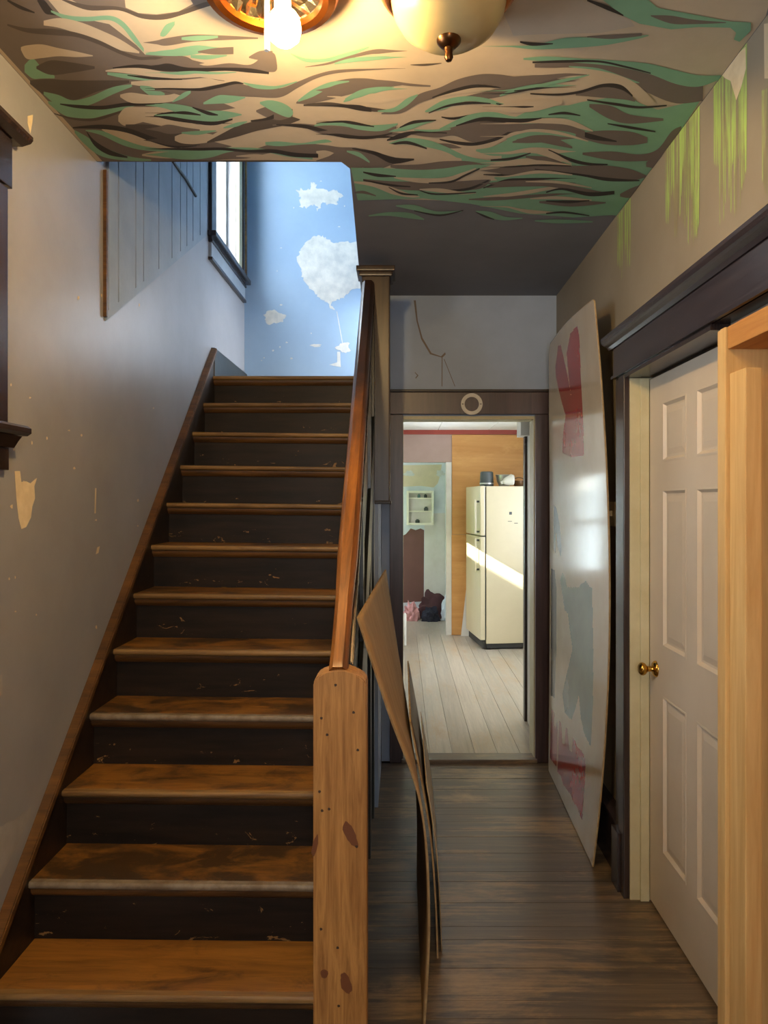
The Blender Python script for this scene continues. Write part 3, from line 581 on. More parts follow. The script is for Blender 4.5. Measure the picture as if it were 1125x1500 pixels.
D(TAN, (-10, 908, 8), (80, 930, 12), (180, 930, 5)); D(GRN, (100, 967, 5), (200, 970, 18), (355, 972, 6)); D(BLK, (150, 935, 4), (230, 930, 6), (340, 945, 3)); D(TAU, (475, 855, 12), (520, 845, 40), (560, 820, 20)); D(TAU, (590, 720, 20), (640, 700, 60), (690, 650, 40))
def on_ceiling(x, y):
    p = onZ(x, min(y, 700), ZC)
    if p.y > YO-.002 and p.x < XO+.003:
        if p.y - YO < (XO-p.x)*3 : p.y = YO-.002
        else: p.x = XO+.003
    p.x = min(max(p.x, XL+.002), XR-.002); return p
mural = decals('mural', items, on_ceiling, (0, 0, -1), ['tan', 'taupe', 'dark', 'green', 'black', 'lilac'], cl, keep=lambda p: not (p.y > YO+.001 and p.x < XO-.001-(p.y-YO)*.0287))
mural['label'] = 'painted waves in green, taupe, tan and black'

# ------------------------------------------------------------------ marks on the right wall
items = []; D = crop(750, 0, 3.0); LIME, CRM, TN, SHD = range(4)
D(TN, (1108, 105), (1140, 100), (1140, 345), (1110, 345))
for gx0, gx1, gy0, gy1, n, sd in ((886, 1032, 330, 1010, 18, 3), (676, 824, 470, 1080, 20, 5), (462, 522, 880, 1250, 7, 8), (1100, 1120, 400, 860, 3, 9)):
    r = random.Random(sd)
    for k in range(n):
        t = (k+.5)/n; xx = gx0+(gx1-gx0)*t; w = (gx1-gx0)/n*r.uniform(.75, 1.6)
        top = (940-(xx-480)*1.4)-6 if xx < 1050 else gy0
        bot = gy1 - (gy1-gy0)*r.choice((0, .05, .12, .2, .35, .15))
        if sd == 3: bot -= 160*abs(t-.3)
        D(LIME, (xx-w/2, top), (xx+w/2, top-w*1.3), (xx+w*.45, (top+bot)/2), (xx+w*.22, bot-30), (xx, bot), (xx-w*.2, bot-20), (xx-w*.45, (top+bot)/2))
D(CRM, (925, 330), (960, 285), (1000, 230), (1028, 205), (1030, 300), (1010, 380), (987, 440), (975, 400), (962, 355), (940, 345))
def on_right(x, y):
    p = onX(x, y, XR); p.z = min(p.z, ZC-.002); return p
decals('paint_drips', items, on_right, (-1, 0, 0), ['lime', 'cream_plaster', 'tan', 'black'], wr)
# marks on back wall
items = []; Bk = crop(0, 0, 1)
Bk(0, (606, 440), (609, 440), (612, 470), (619, 495), (632, 517), (646, 522), (652, 516), (653, 519), (648, 524), (630, 519), (617, 497), (610, 470))
Bk(0, (647, 522), (648.2, 522), (648, 566), (646.8, 566)); Bk(0, (650, 526), (651, 526), (667, 566), (666, 566)); Bk(0, (608, 545), (613, 550), (609, 555), (608.5, 553), (611, 550), (607.5, 546))
decals('cracks', items, lambda x, y: onY(x, y, YB), (0, -1, 0), ['taupe'], wbk)
# plaster patches on the blue landing wall
items = []; L = crop(290, 220, 4.1667)
pt1 = ((600, 250), (625, 238), (680, 240), (690, 200), (710, 195), (730, 235), (800, 250), (850, 245), (885, 270), (860, 300), (850, 340), (800, 330), (765, 320), (735, 375), (720, 340), (690, 330), (660, 350), (625, 350), (620, 290))
r = random.Random(4); big = [(600, 680), (625, 610), (660, 560), (715, 520), (760, 525), (800, 545), (840, 570), (900, 560), (985, 565), (1010, 700), (1010, 830), (930, 860), (880, 905), (840, 915), (815, 940), (835, 975), (825, 978), (795, 930), (740, 900), (690, 850), (640, 790), (630, 730)]
pts = []
for (a, b2), (c, d) in zip(pt1, pt1[1:]+pt1[:1]):
    for k in range(5): pts.append((a+(c-a)*k/5+r.uniform(-9, 9), b2+(d-b2)*k/5+r.uniform(-9, 9)))
L(0, *pts); pts = []
for (a, b2), (c, d) in zip(big, big[1:]+big[:1]):
    for k in range(6): pts.append((a+(c-a)*k/6+r.uniform(-7, 7), b2+(d-b2)*k/6+r.uniform(-7, 7)))
L(0, *pts)
L(0, *blob(465, 1020, 64, 40, 36, .25, 3)); L(0, *blob(720, 1192, 34, 9, 20, .3, 5)); L(0, *blob(890, 1205, 40, 30, 24, .4, 6)); L(0, (850, 1230), (868, 1230), (872, 1325), (800, 1310), (850, 1295)); L(0, (845, 985), (850, 985), (885, 1180), (880, 1180))
for k in range(16): L(0, *blob(r.uniform(340, 900), r.uniform(150, 1300), r.uniform(3, 9), r.uniform(2, 6), 9, .3, k))
decals('plaster_patches', items, lambda x, y: onY(x, y, YE), (0, -1, 0), ['plaster'], wb, base=.0012)
# patches on the left wall
items = []; Lw = crop(0, 0, 1); r = random.Random(12)
Lw(0, (21, 690), (29, 690), (31, 706), (38, 705), (44, 708), (51, 702), (54, 700), (50, 712), (51, 730), (47, 742), (45, 758), (38, 772), (31, 775), (27, 760), (24, 735))
Lw(0, (139, 715), (141, 715), (140, 752), (138, 752)); Lw(0, (142, 802), (146, 800), (144, 810), (140, 812)); Lw(0, (40, 170), (48, 168), (47, 180), (44, 196), (40, 180))
Lw(1, (-8, 1212), (4, 1210), (12, 1203), (22, 1200), (33, 1190), (46, 1182), (44, 1195), (36, 1214), (26, 1235), (16, 1254), (6, 1276), (-8, 1300)); Lw(1, (-8, 990), (3, 988), (3, 1018), (-8, 1024))
for k in range(26): Lw(0, *blob(r.uniform(5, 290), r.uniform(420, 940), r.uniform(.7, 2), r.uniform(1, 3), 8, .3, k))
def on_left(x, y): return onX(x, y, XL)
decals('paint_chips', [i for i in items if min(p[0] for p in i[2]) > -9], on_left, (1, 0, 0), ['cream_plaster', 'worn_wall'], wl, base=.0008)

# ------------------------------------------------------------------ vertical boards on the left wall by the stairs
bp = empty('board_panelling', (XL, 2.85, 2.3), 'grey blue vertical board panelling on the stair wall beside the window', 'panelling')
def yl(x): return -XL*FPX/(VX-x)
yA, yZ = yl(153), yl(301); zA, zZ = 2.327, 3.18
zz = lambda y: zA+(zZ-zA)*(y-yA)/(yZ-yA)
xs = [155, 170, 195.5, 207, 229.5, 249, 261.5, 271, 280, 290.5, 301]
for a, b2 in zip(xs, xs[1:]):
    ya, yb = yl(a)+.0035, yl(b2)-.0035
    prism('board', [(ya, zz(ya)), (yb, zz(yb)), (yb, 4.6), (ya, 4.6)], 'X', XL+.0005, XL+.010, 'boards', bp, .002)
box('edge_strip', (XL+.0005, XL+.014), (yA-.014, yA), (zA-.02, ZC-.005), 'cove', bp)
prism('bottom_strip', [(yA, zA-.035), (yZ, zZ-.035), (yZ, zZ), (yA, zA)], 'X', XL+.0005, XL+.006, 'boards', bp)
tube('loose_wire', [(XL+.014, yl(249), 1.6+(735-236)*yl(249)/FPX), (XL+.016, yl(268), 1.6+(735-262)*yl(268)/FPX), (XL+.014, yl(283), 1.6+(735-287)*yl(283)/FPX)], .008, 'panel_dark', bp)

# ------------------------------------------------------------------ windows
def window(name, Y, Z, label, xin, frame_mat, thick=T, sash=True, parts=True, sgn=1):
    """window in a wall whose room face is X=xin; sgn=+1 when the room lies towards +X"""
    t = empty(name, (xin, (Y[0]+Y[1])/2, Z[0]), label, 'window', kind='structure')
    X = lambda d: tuple(sorted((xin-sgn*d[0], xin-sgn*d[1])))
    for a, b2, c, d in ((Y[0], Y[0]+.035, Z[0], Z[1]), (Y[1]-.035, Y[1], Z[0], Z[1]), (Y[0]+.035, Y[1]-.035, Z[0], Z[0]+.05), (Y[0]+.035, Y[1]-.035, Z[1]-.05, Z[1])):
        box('window_frame', X((.06, .12)), (a, b2), (c, d), frame_mat, t, .004)
    zm = (Z[0]+Z[1])/2
    box('meeting_rail', X((.07, .11)), (Y[0]+.035, Y[1]-.035), (zm-.018, zm+.018), frame_mat, t, .003)
    for a, b2 in ((Z[0]+.05, zm-.018), (zm+.018, Z[1]-.05)):
        box('pane', X((.088, .092)), (Y[0]+.035, Y[1]-.035), (a, b2), 'glass', t)
    return t
w1 = window('window_1', SW[:2], SW[2:], 'bright window on the stair wall with dark worn trim', XL, 'white')
box('casing', (XL-.002, XL+.022), (4.345, 4.452), (3.14, 4.75), 'casing_dark', w1, .003)
box('casing', (XL-.002, XL+.024), (5.068, 5.16), (3.20, 4.75), 'jamb', w1, .003); box('casing', (XL-.002, XL+.034), (5.16, 5.20), (3.20, 4.75), 'casing_dark', w1, .003)
box('casing', (XL-.002, XL+.018), (5.20, 5.26), (3.20, 4.75), 'jamb', w1, .003); box('back_band', (XL-.002, XL+.030), (5.262, 5.30), (3.17, 4.75), 'nosing', w1, .003)
box('stool', (XL-.05, XL+.050), (4.33, 5.335), (3.165, 3.197), 'casing_dark', w1, .006)
box('apron', (XL-.002, XL+.016), (4.36, 5.30), (3.045, 3.163), 'boards', w1, .003)
box('apron_bead', (XL-.002, XL+.024), (4.345, 5.30), (3.028, 3.046), 'casing_dark', w1, .003); box('apron_bead', (XL-.002, XL+.026), (4.345, 5.30), (3.135, 3.150), 'casing_dark', w1, .003)
w2 = window('window_2', HW[:2], HW[2:], 'high hall window with dark wooden trim at the left edge', XL, 'casing_dark')
box('casing', (XL-.002, XL+.022), (1.985, 2.092), (1.82, 2.49), 'casing_dark', w2, .003); box('casing', (XL-.002, XL+.022), (1.04, 1.148), (1.82, 2.49), 'casing_dark', w2, .003)
box('head_casing', (XL-.002, XL+.024), (1.03, 2.112), (2.495, 2.635), 'header_dark', w2, .003)
prism('head_cap', [(XL-.002, 2.637), (XL+.03, 2.637), (XL+.055, 2.645), (XL+.062, 2.654), (XL+.062, 2.664), (XL-.002, 2.664)], 'Y', .99, 2.155, 'casing_dark', w2)
prism('stool', [(XL-.04, 1.79), (XL+.05, 1.79), (XL+.062, 1.798), (XL+.062, 1.812), (XL+.05, 1.82), (XL-.04, 1.82)], 'Y', 1.0, 2.145, 'casing_dark', w2)
prism('stool_moulding', [(XL-.002, 1.755), (XL+.022, 1.755), (XL+.035, 1.775), (XL+.045, 1.788), (XL-.002, 1.788)], 'Y', 1.02, 2.125, 'casing_dark', w2)
box('apron', (XL-.002, XL+.018), (1.04, 2.105), (1.69, 1.754), 'casing_dark', w2, .003)
window('window_3', KW[:2], KW[2:], 'kitchen side window seen only as a reflection', -.25, 'white')
window('fill_window_kitchen', (6.0, 7.2), (.9, 2.1), 'unseen window added beyond the refrigerator to fill the kitchen with daylight', 2.0, 'white', sgn=-1)  # added opening, brightens the kitchen from its unseen right side
window('fill_window_far', (9.15, 9.85), (1.0, 2.0), 'unseen window added to bring daylight into the far room', -.7, 'white')  # added opening, put in so daylight reaches the far room
# greenery for the sign's reflection, its height shaped to cut the beam's lower edge
hd = tag(box('hedge_blocker', (-3.4, -2.6), (2.5, 11.5), (-.2, 3.02), 'hedge_blocker', bev=.12), 'added greenery outside the kitchen window, made tall to block the lower part of the light beam', 'hedge_blocker', 'structure')

# ------------------------------------------------------------------ staircase
st = empty('staircase', (-.66, 2.0, 0), 'dark worn wooden staircase with orange brown treads and one stripped pine newel', 'staircase')
RUN, RISE, Y1, Z1 = .2175, .1901, 2.0097, .26
XA, XBt = XL+.016, -.205
alpha = [.88, 1.04, .96, 1.04, 1.02, 1.0, 1.02, .98, .98, 1.0, 1.0, 1.0]
TILT = .016   # the old treads dip to the right
for k in range(12):
    y, z = Y1+RUN*k, Z1+RISE*k
    yb = y+RUN+.045 if k < 11 else YE
    bm = bmesh.new(); bm_box(bm, (XA, XBt if k < 11 else -.20), (y+.012, yb), (z-.024, z), .003)
    o = from_bm('tread', bm, 'tread', st)
    o.color = (1, 1, 1, alpha[k])
    strip = k in (1, 3)
    n = prism('nosing', [(y-.006, z-.020), (y-.010, z-.015), (y-.010, z-.006), (y-.006, z-.001), (y+.012, z), (y+.012, z-.024), (y+.000, z-.024)], 'X', XA, XBt, 'nosing' if not strip else 'metal_strip', o, smooth=True)
    c = prism('cove_moulding', [(y+.004, z-.025), (y+.004, z-.036), (y+.011, z-.046), (y+.020, z-.054), (y+.030, z-.054), (y+.030, z-.025)], 'X', XA, XBt, 'cove', o, smooth=True)
    r0 = z-RISE if k else 0
    box('riser', (XA, XBt), (y+.027, y+.045), (r0-.008 if k else 0, z-.026), 'riser', st)
# tilt each tread group a little
for o in st.children:
    if o.name.startswith(('tread', 'riser')) and o.location.y < 2.3: o.rotation_euler.y = TILT*.7
sl = RISE/RUN
y0, y1 = 1.80, 4.41
zs = lambda y: .42+(y-2.09)*.896
bm = bmesh.new()
prism('skirt_board', [(y0, zs(y0)-.5), (y0, zs(y0)), (y1, zs(y1)), (YE, 2.520), (YE, 2.34), (y1, zs(y1)-.5)], 'X', XL-.002, XA, 'stair_dark', st)
bm.free()
prism('skirt_moulding', [(y0, zs(y0)-.012), (y0, zs(y0)+.022), (y1, zs(y1)+.022), (y1, zs(y1)-.012)], 'X', XL-.002, XA+.020, 'cove', st, .004)
prism('skirt_moulding', [(y0, zs(y0)-.042), (y0, zs(y0)-.022), (y1, zs(y1)-.022), (y1, zs(y1)-.042)], 'X', XL-.002, XA+.010, 'stair_dark_y', st, .003)
box('landing_skirting', (XL-.002, XA+.006), (y1, YE-.012), (2.351, 2.522), 'panel_dark', st, .003)
box('landing_skirting', (XL+.02, -.20), (YE-.02, YE), (2.351, 2.375), 'panel_dark', st, .003)
# lower newel: a stripped pine post with rounded shoulders
nx0, nx1, nz = -.236, -.093, 1.144
c = (nx0+nx1)/2; hw = (nx1-nx0)/2
prof = [(nx0, 0), (nx1, 0), (nx1, nz-.034), (nx1-.006, nz-.022), (nx1-.018, nz-.012), (c+.034, nz-.004), (c+.012, nz+.006), (c-.012, nz+.006), (c-.034, nz-.001), (nx0+.016, nz-.008), (nx0+.005, nz-.018), (nx0, nz-.030)]
nw = prism('newel_post', prof, 'Y', 1.972, 2.060, 'newel', st, .004)
nw['label'] = 'stripped pine newel post with knots'
M['knot'] = flat('wood_knot', srgb(112, 66, 36), .5); M['nailhead'] = flat('nail_hole', srgb(60, 40, 24), .5)
items = []; Nn = crop(440, 800, 2.1425)
for px, py, rx, ry, rot in ((157, 905, 16, 44, -.45), (143, 1372, 16, 34, -.3), (75, 1342, 12, 14, 0), (46, 940, 8, 34, .2)):
    items = []; Nn(0, *[(px+x*math.cos(rot)-y*math.sin(rot), py+x*math.sin(rot)+y*math.cos(rot)) for x, y in blob(0, 0, rx, ry, 24, .12, int(px))])
    decals('knot', items, lambda x, y: onY(x, y, 1.972), (0, -1, 0), ['knot'], nw, base=.0004)
items = []
for px, py in ((110, 436), (66, 540), (167, 522), (84, 592), (68, 830), (90, 825), (176, 943), (65, 1202), (117, 1260), (120, 1443), (60, 770), (180, 640)):
    Nn(0, *blob(px, py, 4.5, 4.5, 10, .2, int(py)))
decals('nail_holes', items, lambda x, y: onY(x, y, 1.972), (0, -1, 0), ['nailhead'], nw, base=.0004)['kind'] = 'stuff'
# handrail
rail = []
prof = [(-.030, -.028), (.030, -.028), (.033, -.006), (.030, .016), (.016, .030), (-.016, .030), (-.030, .016), (-.033, -.006)]
path = [(1.992, 1.135), (2.010, 1.150), (2.05, 1.173)] + [(2.05+(3.80-2.05)*i/12, 1.173+(2.715-1.173)*i/12) for i in range(1, 13)]
bm = bmesh.new(); rings = []
for i, (y, z) in enumerate(path):
    p0, p1 = path[max(i-1, 0)], path[min(i+1, len(path)-1)]; d = Vector((0, p1[0]-p0[0], p1[1]-p0[1])).normalized(); up = Vector((0, -d.z, d.y))
    w = 1.0 if i > 3 else .80
    rings.append([bm.verts.new(Vector((-.171+a*w, y, z))+up*b2) for a, b2 in prof])
for a, b2 in zip(rings, rings[1:]):
    for k in range(8): bm.faces.new((a[k], a[(k+1) % 8], b2[(k+1) % 8], b2[k]))
bm.faces.new(rings[0]); bm.faces.new(rings[-1])
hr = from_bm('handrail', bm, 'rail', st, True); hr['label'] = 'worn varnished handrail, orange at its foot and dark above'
# closed balustrade under the rail, as long boards, and the stringer
zr = lambda y: 1.173+(y-2.05)*.8811-.034
prism('balustrade_panel', [(2.062, 0), (2.062, zr(2.062)), (3.80, zr(3.80)), (3.80, 0)], 'X', -.198, -.150, 'panel_dark', st)
for a, b2 in ((2.064, 2.18), (2.66, 2.75), (3.30, 3.39), (3.72, 3.80)):
    prism('stile', [(a, .0), (a, zr(a)), (b2, zr(b2)), (b2, .0)], 'X', -.150, -.138, 'panel_dark', st, .002)
zg = lambda y: zr(y)-.86
prism('stringer', [(2.2, max(zg(2.2), 0)), (2.2, zg(2.2)+.28), (3.80, zg(3.80)+.28), (3.80, zg(3.80))], 'X', -.150, -.136, 'panel_dark', st, .002)
prism('rail_bead', [(2.07, zr(2.07)-.05), (2.07, zr(2.07)-.012), (3.80, zr(3.80)-.012), (3.80, zr(3.80)-.05)], 'X', -.150, -.136, 'casing_dark', st, .003)
# upper newel with cap and drop
box('newel_post', (-.205, -.060), (3.80, 3.945), (1.60, 2.765), 'newel_dark', st, .006)
bm = bmesh.new(); bm_box(bm, (-.232, -.033), (3.773, 3.972), (2.785, 2.812), .006); bm_box(bm, (-.220, -.045), (3.785, 3.960), (2.762, 2.787), .008)
from_bm('newel_cap', bm, 'newel_dark', st); bm = bmesh.new(); bm_box(bm, (-.213, -.052), (3.792, 3.953), (1.588, 1.604), .004); from_bm('newel_drop', bm, 'stair_dark', st)

# ------------------------------------------------------------------ kitchen doorway trim
dt = empty('trim_doorway', (.4, YB-.03, 0), 'plum brown wooden trim around the kitchen doorway', 'door trim', kind='structure')
box('side_casing', (-.072, .010), (YB-.028, YB), (0, 2.135), 'purple_casing', dt, .003); box('side_casing', (.822, .908), (YB-.028, YB), (0, 2.135), 'purple_casing', dt, .003)
box('head_casing', (-.075, .912), (YB-.030, YB), (2.137, 2.272), 'purple_casing', dt, .003); box('head_cap', (-.082, .918), (YB-.042, YB), (2.273, 2.288), 'stair_dark', dt, .003)
box('side_jamb', (.816, .838), (YB, 4.70), (0, 2.128), 'jamb', dt, .003); box('side_jamb', (-.01, .012), (YB, 4.70), (0, 2.128), 'jamb', dt, .003); box('head_jamb', (.012, .816), (YB, 4.70), (2.108, 2.130), 'jamb', dt, .003)
# white ring
bm = bmesh.new(); cx, cz = (691-VX)*4.512/FPX, H+(VY-592)*4.512/FPX
ri, ro, sg = .044, .066, 48
def rg(r, y): return [bm.verts.new((cx+r*math.cos(2*math.pi*i/sg), y, cz+r*math.sin(2*math.pi*i/sg))) for i in range(sg)]
a, b2, c2, d2 = rg(ri, 4.507), rg(ro, 4.507), rg(ro, 4.5165), rg(ri, 4.5165)
for p, q in ((a, b2), (b2, c2), (c2, d2), (d2, a)):
    for i in range(sg): bm.faces.new((p[i], p[(i+1) % sg], q[(i+1) % sg], q[i]))
ring = empty('mounting_ring', (cx, 4.516, cz), 'white plastic ring screwed to the header over the kitchen doorway', 'ring')
from_bm('ring_plate', bm, 'white', ring)
for s in (-1, 1):
    bm = bmesh.new(); bmesh.ops.create_uvsphere(bm, u_segments=10, v_segments=6, radius=.004); bmesh.ops.translate(bm, verts=bm.verts, vec=(cx+s*.055, 4.506, cz)); from_bm('screw', bm, 'charcoal', ring)
# kitchen stub wall and dark post beyond the doorway
struct(box('wall_kitchen_stub', (.905, 1.0), (4.70, 5.30), (0, 2.47), 'white'), 'white stub wall just inside the kitchen', 'wall')
struct(box('trim_1', (.885, 1.0), (5.30, 5.36), (.02, 2.07), 'casing_dark', bev=.004), 'dark vertical trim at the end of the kitchen stub wall', 'trim')
struct(box('trim_2', (.845, 1.9), (5.22, 5.40), (2.07, 2.462), 'white', bev=.004), 'white boxed beam end above the dark kitchen trim', 'trim')
# plywood, red moulding, jamb on the far kitchen wall
plp = empty('plywood_panel', (1.2, YF-.01, .02), 'orange brown plywood sheets covering the kitchen end wall', 'panel')
box('sheet', (.595, 1.995), (YF-.014, YF-.001), (.022, 1.21), 'ply', plp, .002); box('sheet', (.600, 1.995), (YF-.014, YF-.001), (1.214, 2.395), 'ply', plp, .002)
struct(box('trim_3', (-.24, 1.995), (YF-.03, YF-.001), (2.398, 2.458), 'redtrim', bev=.004), 'dark red strip along the top of the kitchen end wall', 'trim')
struct(box('trim_4', (.530, .594), (YF-.022, YF+.11), (.02, 2.07), 'white', bev=.003), 'white jamb of the far opening', 'trim')
# far room wall: patches, recessed cabinet
items = []; F = crop(580, 600, 4.165)
F(0, (30, 340), (280, 335), (270, 400), (255, 450), (230, 475), (150, 465), (60, 470), (30, 470)); F(1, (20, 780), (60, 760), (90, 725), (120, 735), (150, 725), (172, 735), (170, 1170), (20, 1180)); F(2, (175, 635), (300, 630), (300, 1180), (172, 1180)); F(3, *blob(80, 390, 30, 18, 20, .4, 2)); F(3, *blob(270, 390, 24, 20, 20, .4, 4))
decals('paint_patches', items, lambda x, y: onY(x, y, 10.2), (0, -1, 0), ['beigewall', 'brownwall', 'white', 'plaster'], wfr)
p0, p1 = onY(595.5, 769, 10.2), onY(635, 719, 10.2)
mc = empty('medicine_cabinet', (p0.x, 10.19, p0.z), 'cream open wall cabinet with shelves on the far room wall', 'cabinet')
fx, fz = (p0.x, p1.x), (p0.z, p1.z)
box('back_panel', (fx[0]+.02, fx[1]-.02), (10.190, 10.198), (fz[0]+.02, fz[1]-.02), 'white', mc)
for a in ((fx[0], fx[0]+.03), (fx[1]-.03, fx[1])): box('side_frame', a, (10.12, 10.198), fz, 'cabinet', mc, .004)
for b2 in ((fz[0], fz[0]+.03), (fz[1]-.03, fz[1])): box('rail_frame', (fx[0]+.03, fx[1]-.03), (10.12, 10.198), b2, 'cabinet', mc, .004)
for q in (.40, .78): box('shelf', (fx[0]+.03, fx[1]-.03), (10.13, 10.19), (fz[0]+(fz[1]-fz[0])*q-.008, fz[0]+(fz[1]-fz[0])*q+.008), 'cabinet', mc, .002)
def little(name, mat, x, zb, r, h, label, cat):
    prf = [(0, zb), (r, zb), (r, zb+h*.7), (r*.6, zb+h*.8), (r*.6, zb+h), (0, zb+h)]; tag(lathe(name, prf, x, 10.155, mat, seg=14), label, cat)
zsh = lambda q: fz[0]+(fz[1]-fz[0])*q+.0085
little('jar', 'charcoal', fx[0]+.27, zsh(.40), .030, .055, 'dark jar on the middle shelf of the wall cabinet', 'jar')
little('tin', 'charcoal', fx[0]+.15, fz[0]+.031, .030, .05, 'dark tin at the bottom of the wall cabinet', 'tin')
little('bottle', 'sign_teal', fx[0]+.17, zsh(.78), .020, .052, 'teal bottle on the top shelf of the wall cabinet', 'bottle')
little('pot', 'charcoal', fx[0]+.26, zsh(.78), .022, .05, 'small dark pot on the top shelf of the wall cabinet', 'pot')
# heap of clothes
def heap(name, c, r, mat, label, seed, cat='clothes'):
    rr = random.Random(seed); bm = bmesh.new(); bmesh.ops.create_icosphere(bm, subdivisions=4, radius=1)
    ph = [(Vector((rr.uniform(-1, 1), rr.uniform(-1, 1), rr.uniform(-1, 1))).normalized(), rr.uniform(4, 22), rr.uniform(0, 6)) for _ in range(16)]
    for v in bm.verts:
        n = v.co.normalized(); k = 1+sum(.045*math.sin(d.dot(n)*f+p) for d, f, p in ph)
        v.co = Vector((n.x*r[0]*k, n.y*r[1]*k, max(n.z*r[2]*k, -.15*r[2])))
    bmesh.ops.translate(bm, verts=bm.verts, vec=(c[0], c[1], c[2]+.15*r[2])); return tag(from_bm(name, bm, mat, None, True), label, cat)
heap('crumpled_shirt', (.135, 9.90, .012), (.105, .11, .19), 'pink', 'crumpled pink garment on the far room floor', 3)
heap('dark_garment', (.39, 9.82, .012), (.105, .085, .155), 'navy', 'dark navy garment in the middle of the heap', 5)
heap('maroon_garment', (.42, 10.07, .012), (.19, .09, .28), 'maroon', 'maroon garment heaped behind the navy one', 8)
heap('plastic_bag', (.635, 9.92, .012), (.095, .10, .27), 'bag', 'white plastic bag beside the dark clothes heap', 11, 'bag')
tube('pipe', [(.038, 8.1, .022), (.038, 8.1, .36), (.038, 8.1, .38)], [.018, .018, .006], 'white'); tag(bpy.data.objects['pipe'], 'short white upright pipe just inside the kitchen', 'pipe')

# ------------------------------------------------------------------ refrigerator
fr = empty('refrigerator', (.842, 7.86, .022), 'almond two door refrigerator with items on top', 'refrigerator')
def fbox(name, x, y, z, mat, parent=None, bev=.006):
    bm = bmesh.new(); bm_box(bm, x, y, z, bev); bmesh.ops.recalc_face_normals(bm, faces=bm.faces)
    me = bpy.data.meshes.new(name); bm.to_mesh(me); bm.free(); me.materials.append(M[mat]); o = bpy.data.objects.new(name, me); o.parent = parent or fr; COL.objects.link(o); return o
fbox('body', (.065, .72), (0, .74), (.06, 1.745), 'fridge', bev=.010)
fbox('gasket', (.052, .066), (.012, .728), (.10, 1.735), 'rubber', bev=.002)
fd = fbox('freezer_door', (0, .053), (0, .74), (1.215, 1.748), 'fridge', bev=.014)
dd = fbox('refrigerator_door', (0, .053), (0, .74), (.10, 1.205), 'fridge', bev=.014)
def handle(door, z0, z1):
    fbox('handle', (-.050, -.030), (.045, .075), (z0, z1), 'fridge', door, .008); 
    for z in (z0+.012, z1-.03): fbox('handle_mount', (-.034, .004), (.048, .072), (z, z+.02), 'charcoal', door, .003)
handle(fd, 1.235, 1.60); handle(dd, .83, 1.185)
fbox('kick_grille', (.03, .07), (.02, .72), (.012, .095), 'rubber', bev=.003); fbox('base', (.07, .71), (.01, .73), (.012, .06), 'rubber', bev=.002)
for x, y in ((.10, .05), (.66, .05), (.10, .69), (.66, .69)): fbox('foot', (x-.02, x+.02), (y-.02, y+.02), (0, .014), 'rubber', bev=.003)
fbox('dent', (.315, .345), (-.003, .002), (1.44, 1.47), 'charcoal', bev=.003); fbox('scratch', (.30, .345), (-.001, .002), (1.365, 1.371), 'charcoal', bev=0); fbox('scratch', (.37, .41), (-.001, .002), (1.345, 1.352), 'charcoal', bev=0)
fr.rotation_euler.z = math.radians(7)
def onfr(px, d): return Vector(((px-VX)*(7.86+d)/FPX, 7.86+d, 1.771))
q = onfr(713, .22)
pot = empty('lidded_canister', q, 'dark grey canister standing on the refrigerator', 'canister')
lathe('body', [(0, q.z), (.072, q.z), (.076, q.z+.02), (.076, q.z+.055), (0, q.z+.055)], q.x, q.y, 'charcoal', pot); lathe('band', [(.077, q.z+.020), (.079, q.z+.028), (.077, q.z+.036)], q.x, q.y, 'steel', pot)
lathe('lid', [(.074, q.z+.055), (.074, q.z+.07), (.070, q.z+.15), (.060, q.z+.160), (0, q.z+.160)], q.x, q.y, 'charcoal', pot)
q = onfr(735, .24); q.x += .03; bw = empty('steel_bowl', q, 'dull steel bowl between the canister and a white jug on the refrigerator', 'bowl')
lathe('bowl', [(.0, q.z), (.055, q.z), (.085, q.z+.05), (.098, q.z+.12), (.092, q.z+.12), (.078, q.z+.05), (0, q.z+.012)], q.x, q.y, 'steel', bw); lathe('rim', [(.096, q.z+.116), (.102, q.z+.121), (.096, q.z+.126)], q.x, q.y, 'steel', bw)
q = onfr(746, .06); jg = empty('white_jug', q, 'white plastic jug lying on the refrigerator', 'jug')
tube('body', [q+Vector((-.06, 0, .045)), q+Vector((-.03, 0, .05)), q+Vector((.03, 0, .066)), q+Vector((.05, 0, .066))], [.03, .045, .062, .05], 'white', jg, 16); tube('spout', [q+Vector((-.09, 0, .032)), q+Vector((-.055, 0, .045))], [.014, .02], 'white', jg)
q = onfr(760, .1); bs = empty('basket', q, 'small brown basket behind the white jug on the refrigerator', 'basket')
lathe('body', [(0, q.z), (.05, q.z), (.065, q.z+.06), (.060, q.z+.06), (.045, q.z+.01), (0, q.z+.01)], q.x+.02, q.y+.12, 'cove', bs); tube('handle', [(q.x+.02+.06*math.cos(a), q.y+.12, q.z+.055+.04*math.sin(a)) for a in [math.pi*i/8 for i in range(9)]], .005, 'cove', bs)
# white board leaning by the refrigerator
bm = bmesh.new(); lo = [onY(675, 923, 8.30), onY(702, 928, 8.40)]; 
b0, b1 = Vector((.70, 8.66, .022)), Vector((1.02, 8.66, .022)); 
for (pa, pb) in ((b0, b1),):
    t0, t1 = pa+Vector((.075, .062, .62)), pb+Vector((.075, .062, .62)); th = Vector((0, .012, 0))
    vs_ = [bm.verts.new(p) for p in (pa, pb, t1, t0, pa+th, pb+th, t1+th, t0+th)]
    for f in ((0, 1, 2, 3), (7, 6, 5, 4), (0, 4, 5, 1), (1, 5, 6, 2), (2, 6, 7, 3), (3, 7, 4, 0)): bm.faces.new([vs_[i] for i in f])
tag(from_bm('white_board', bm, 'white'), 'white board leaning on the plywood behind the refrigerator', 'board')

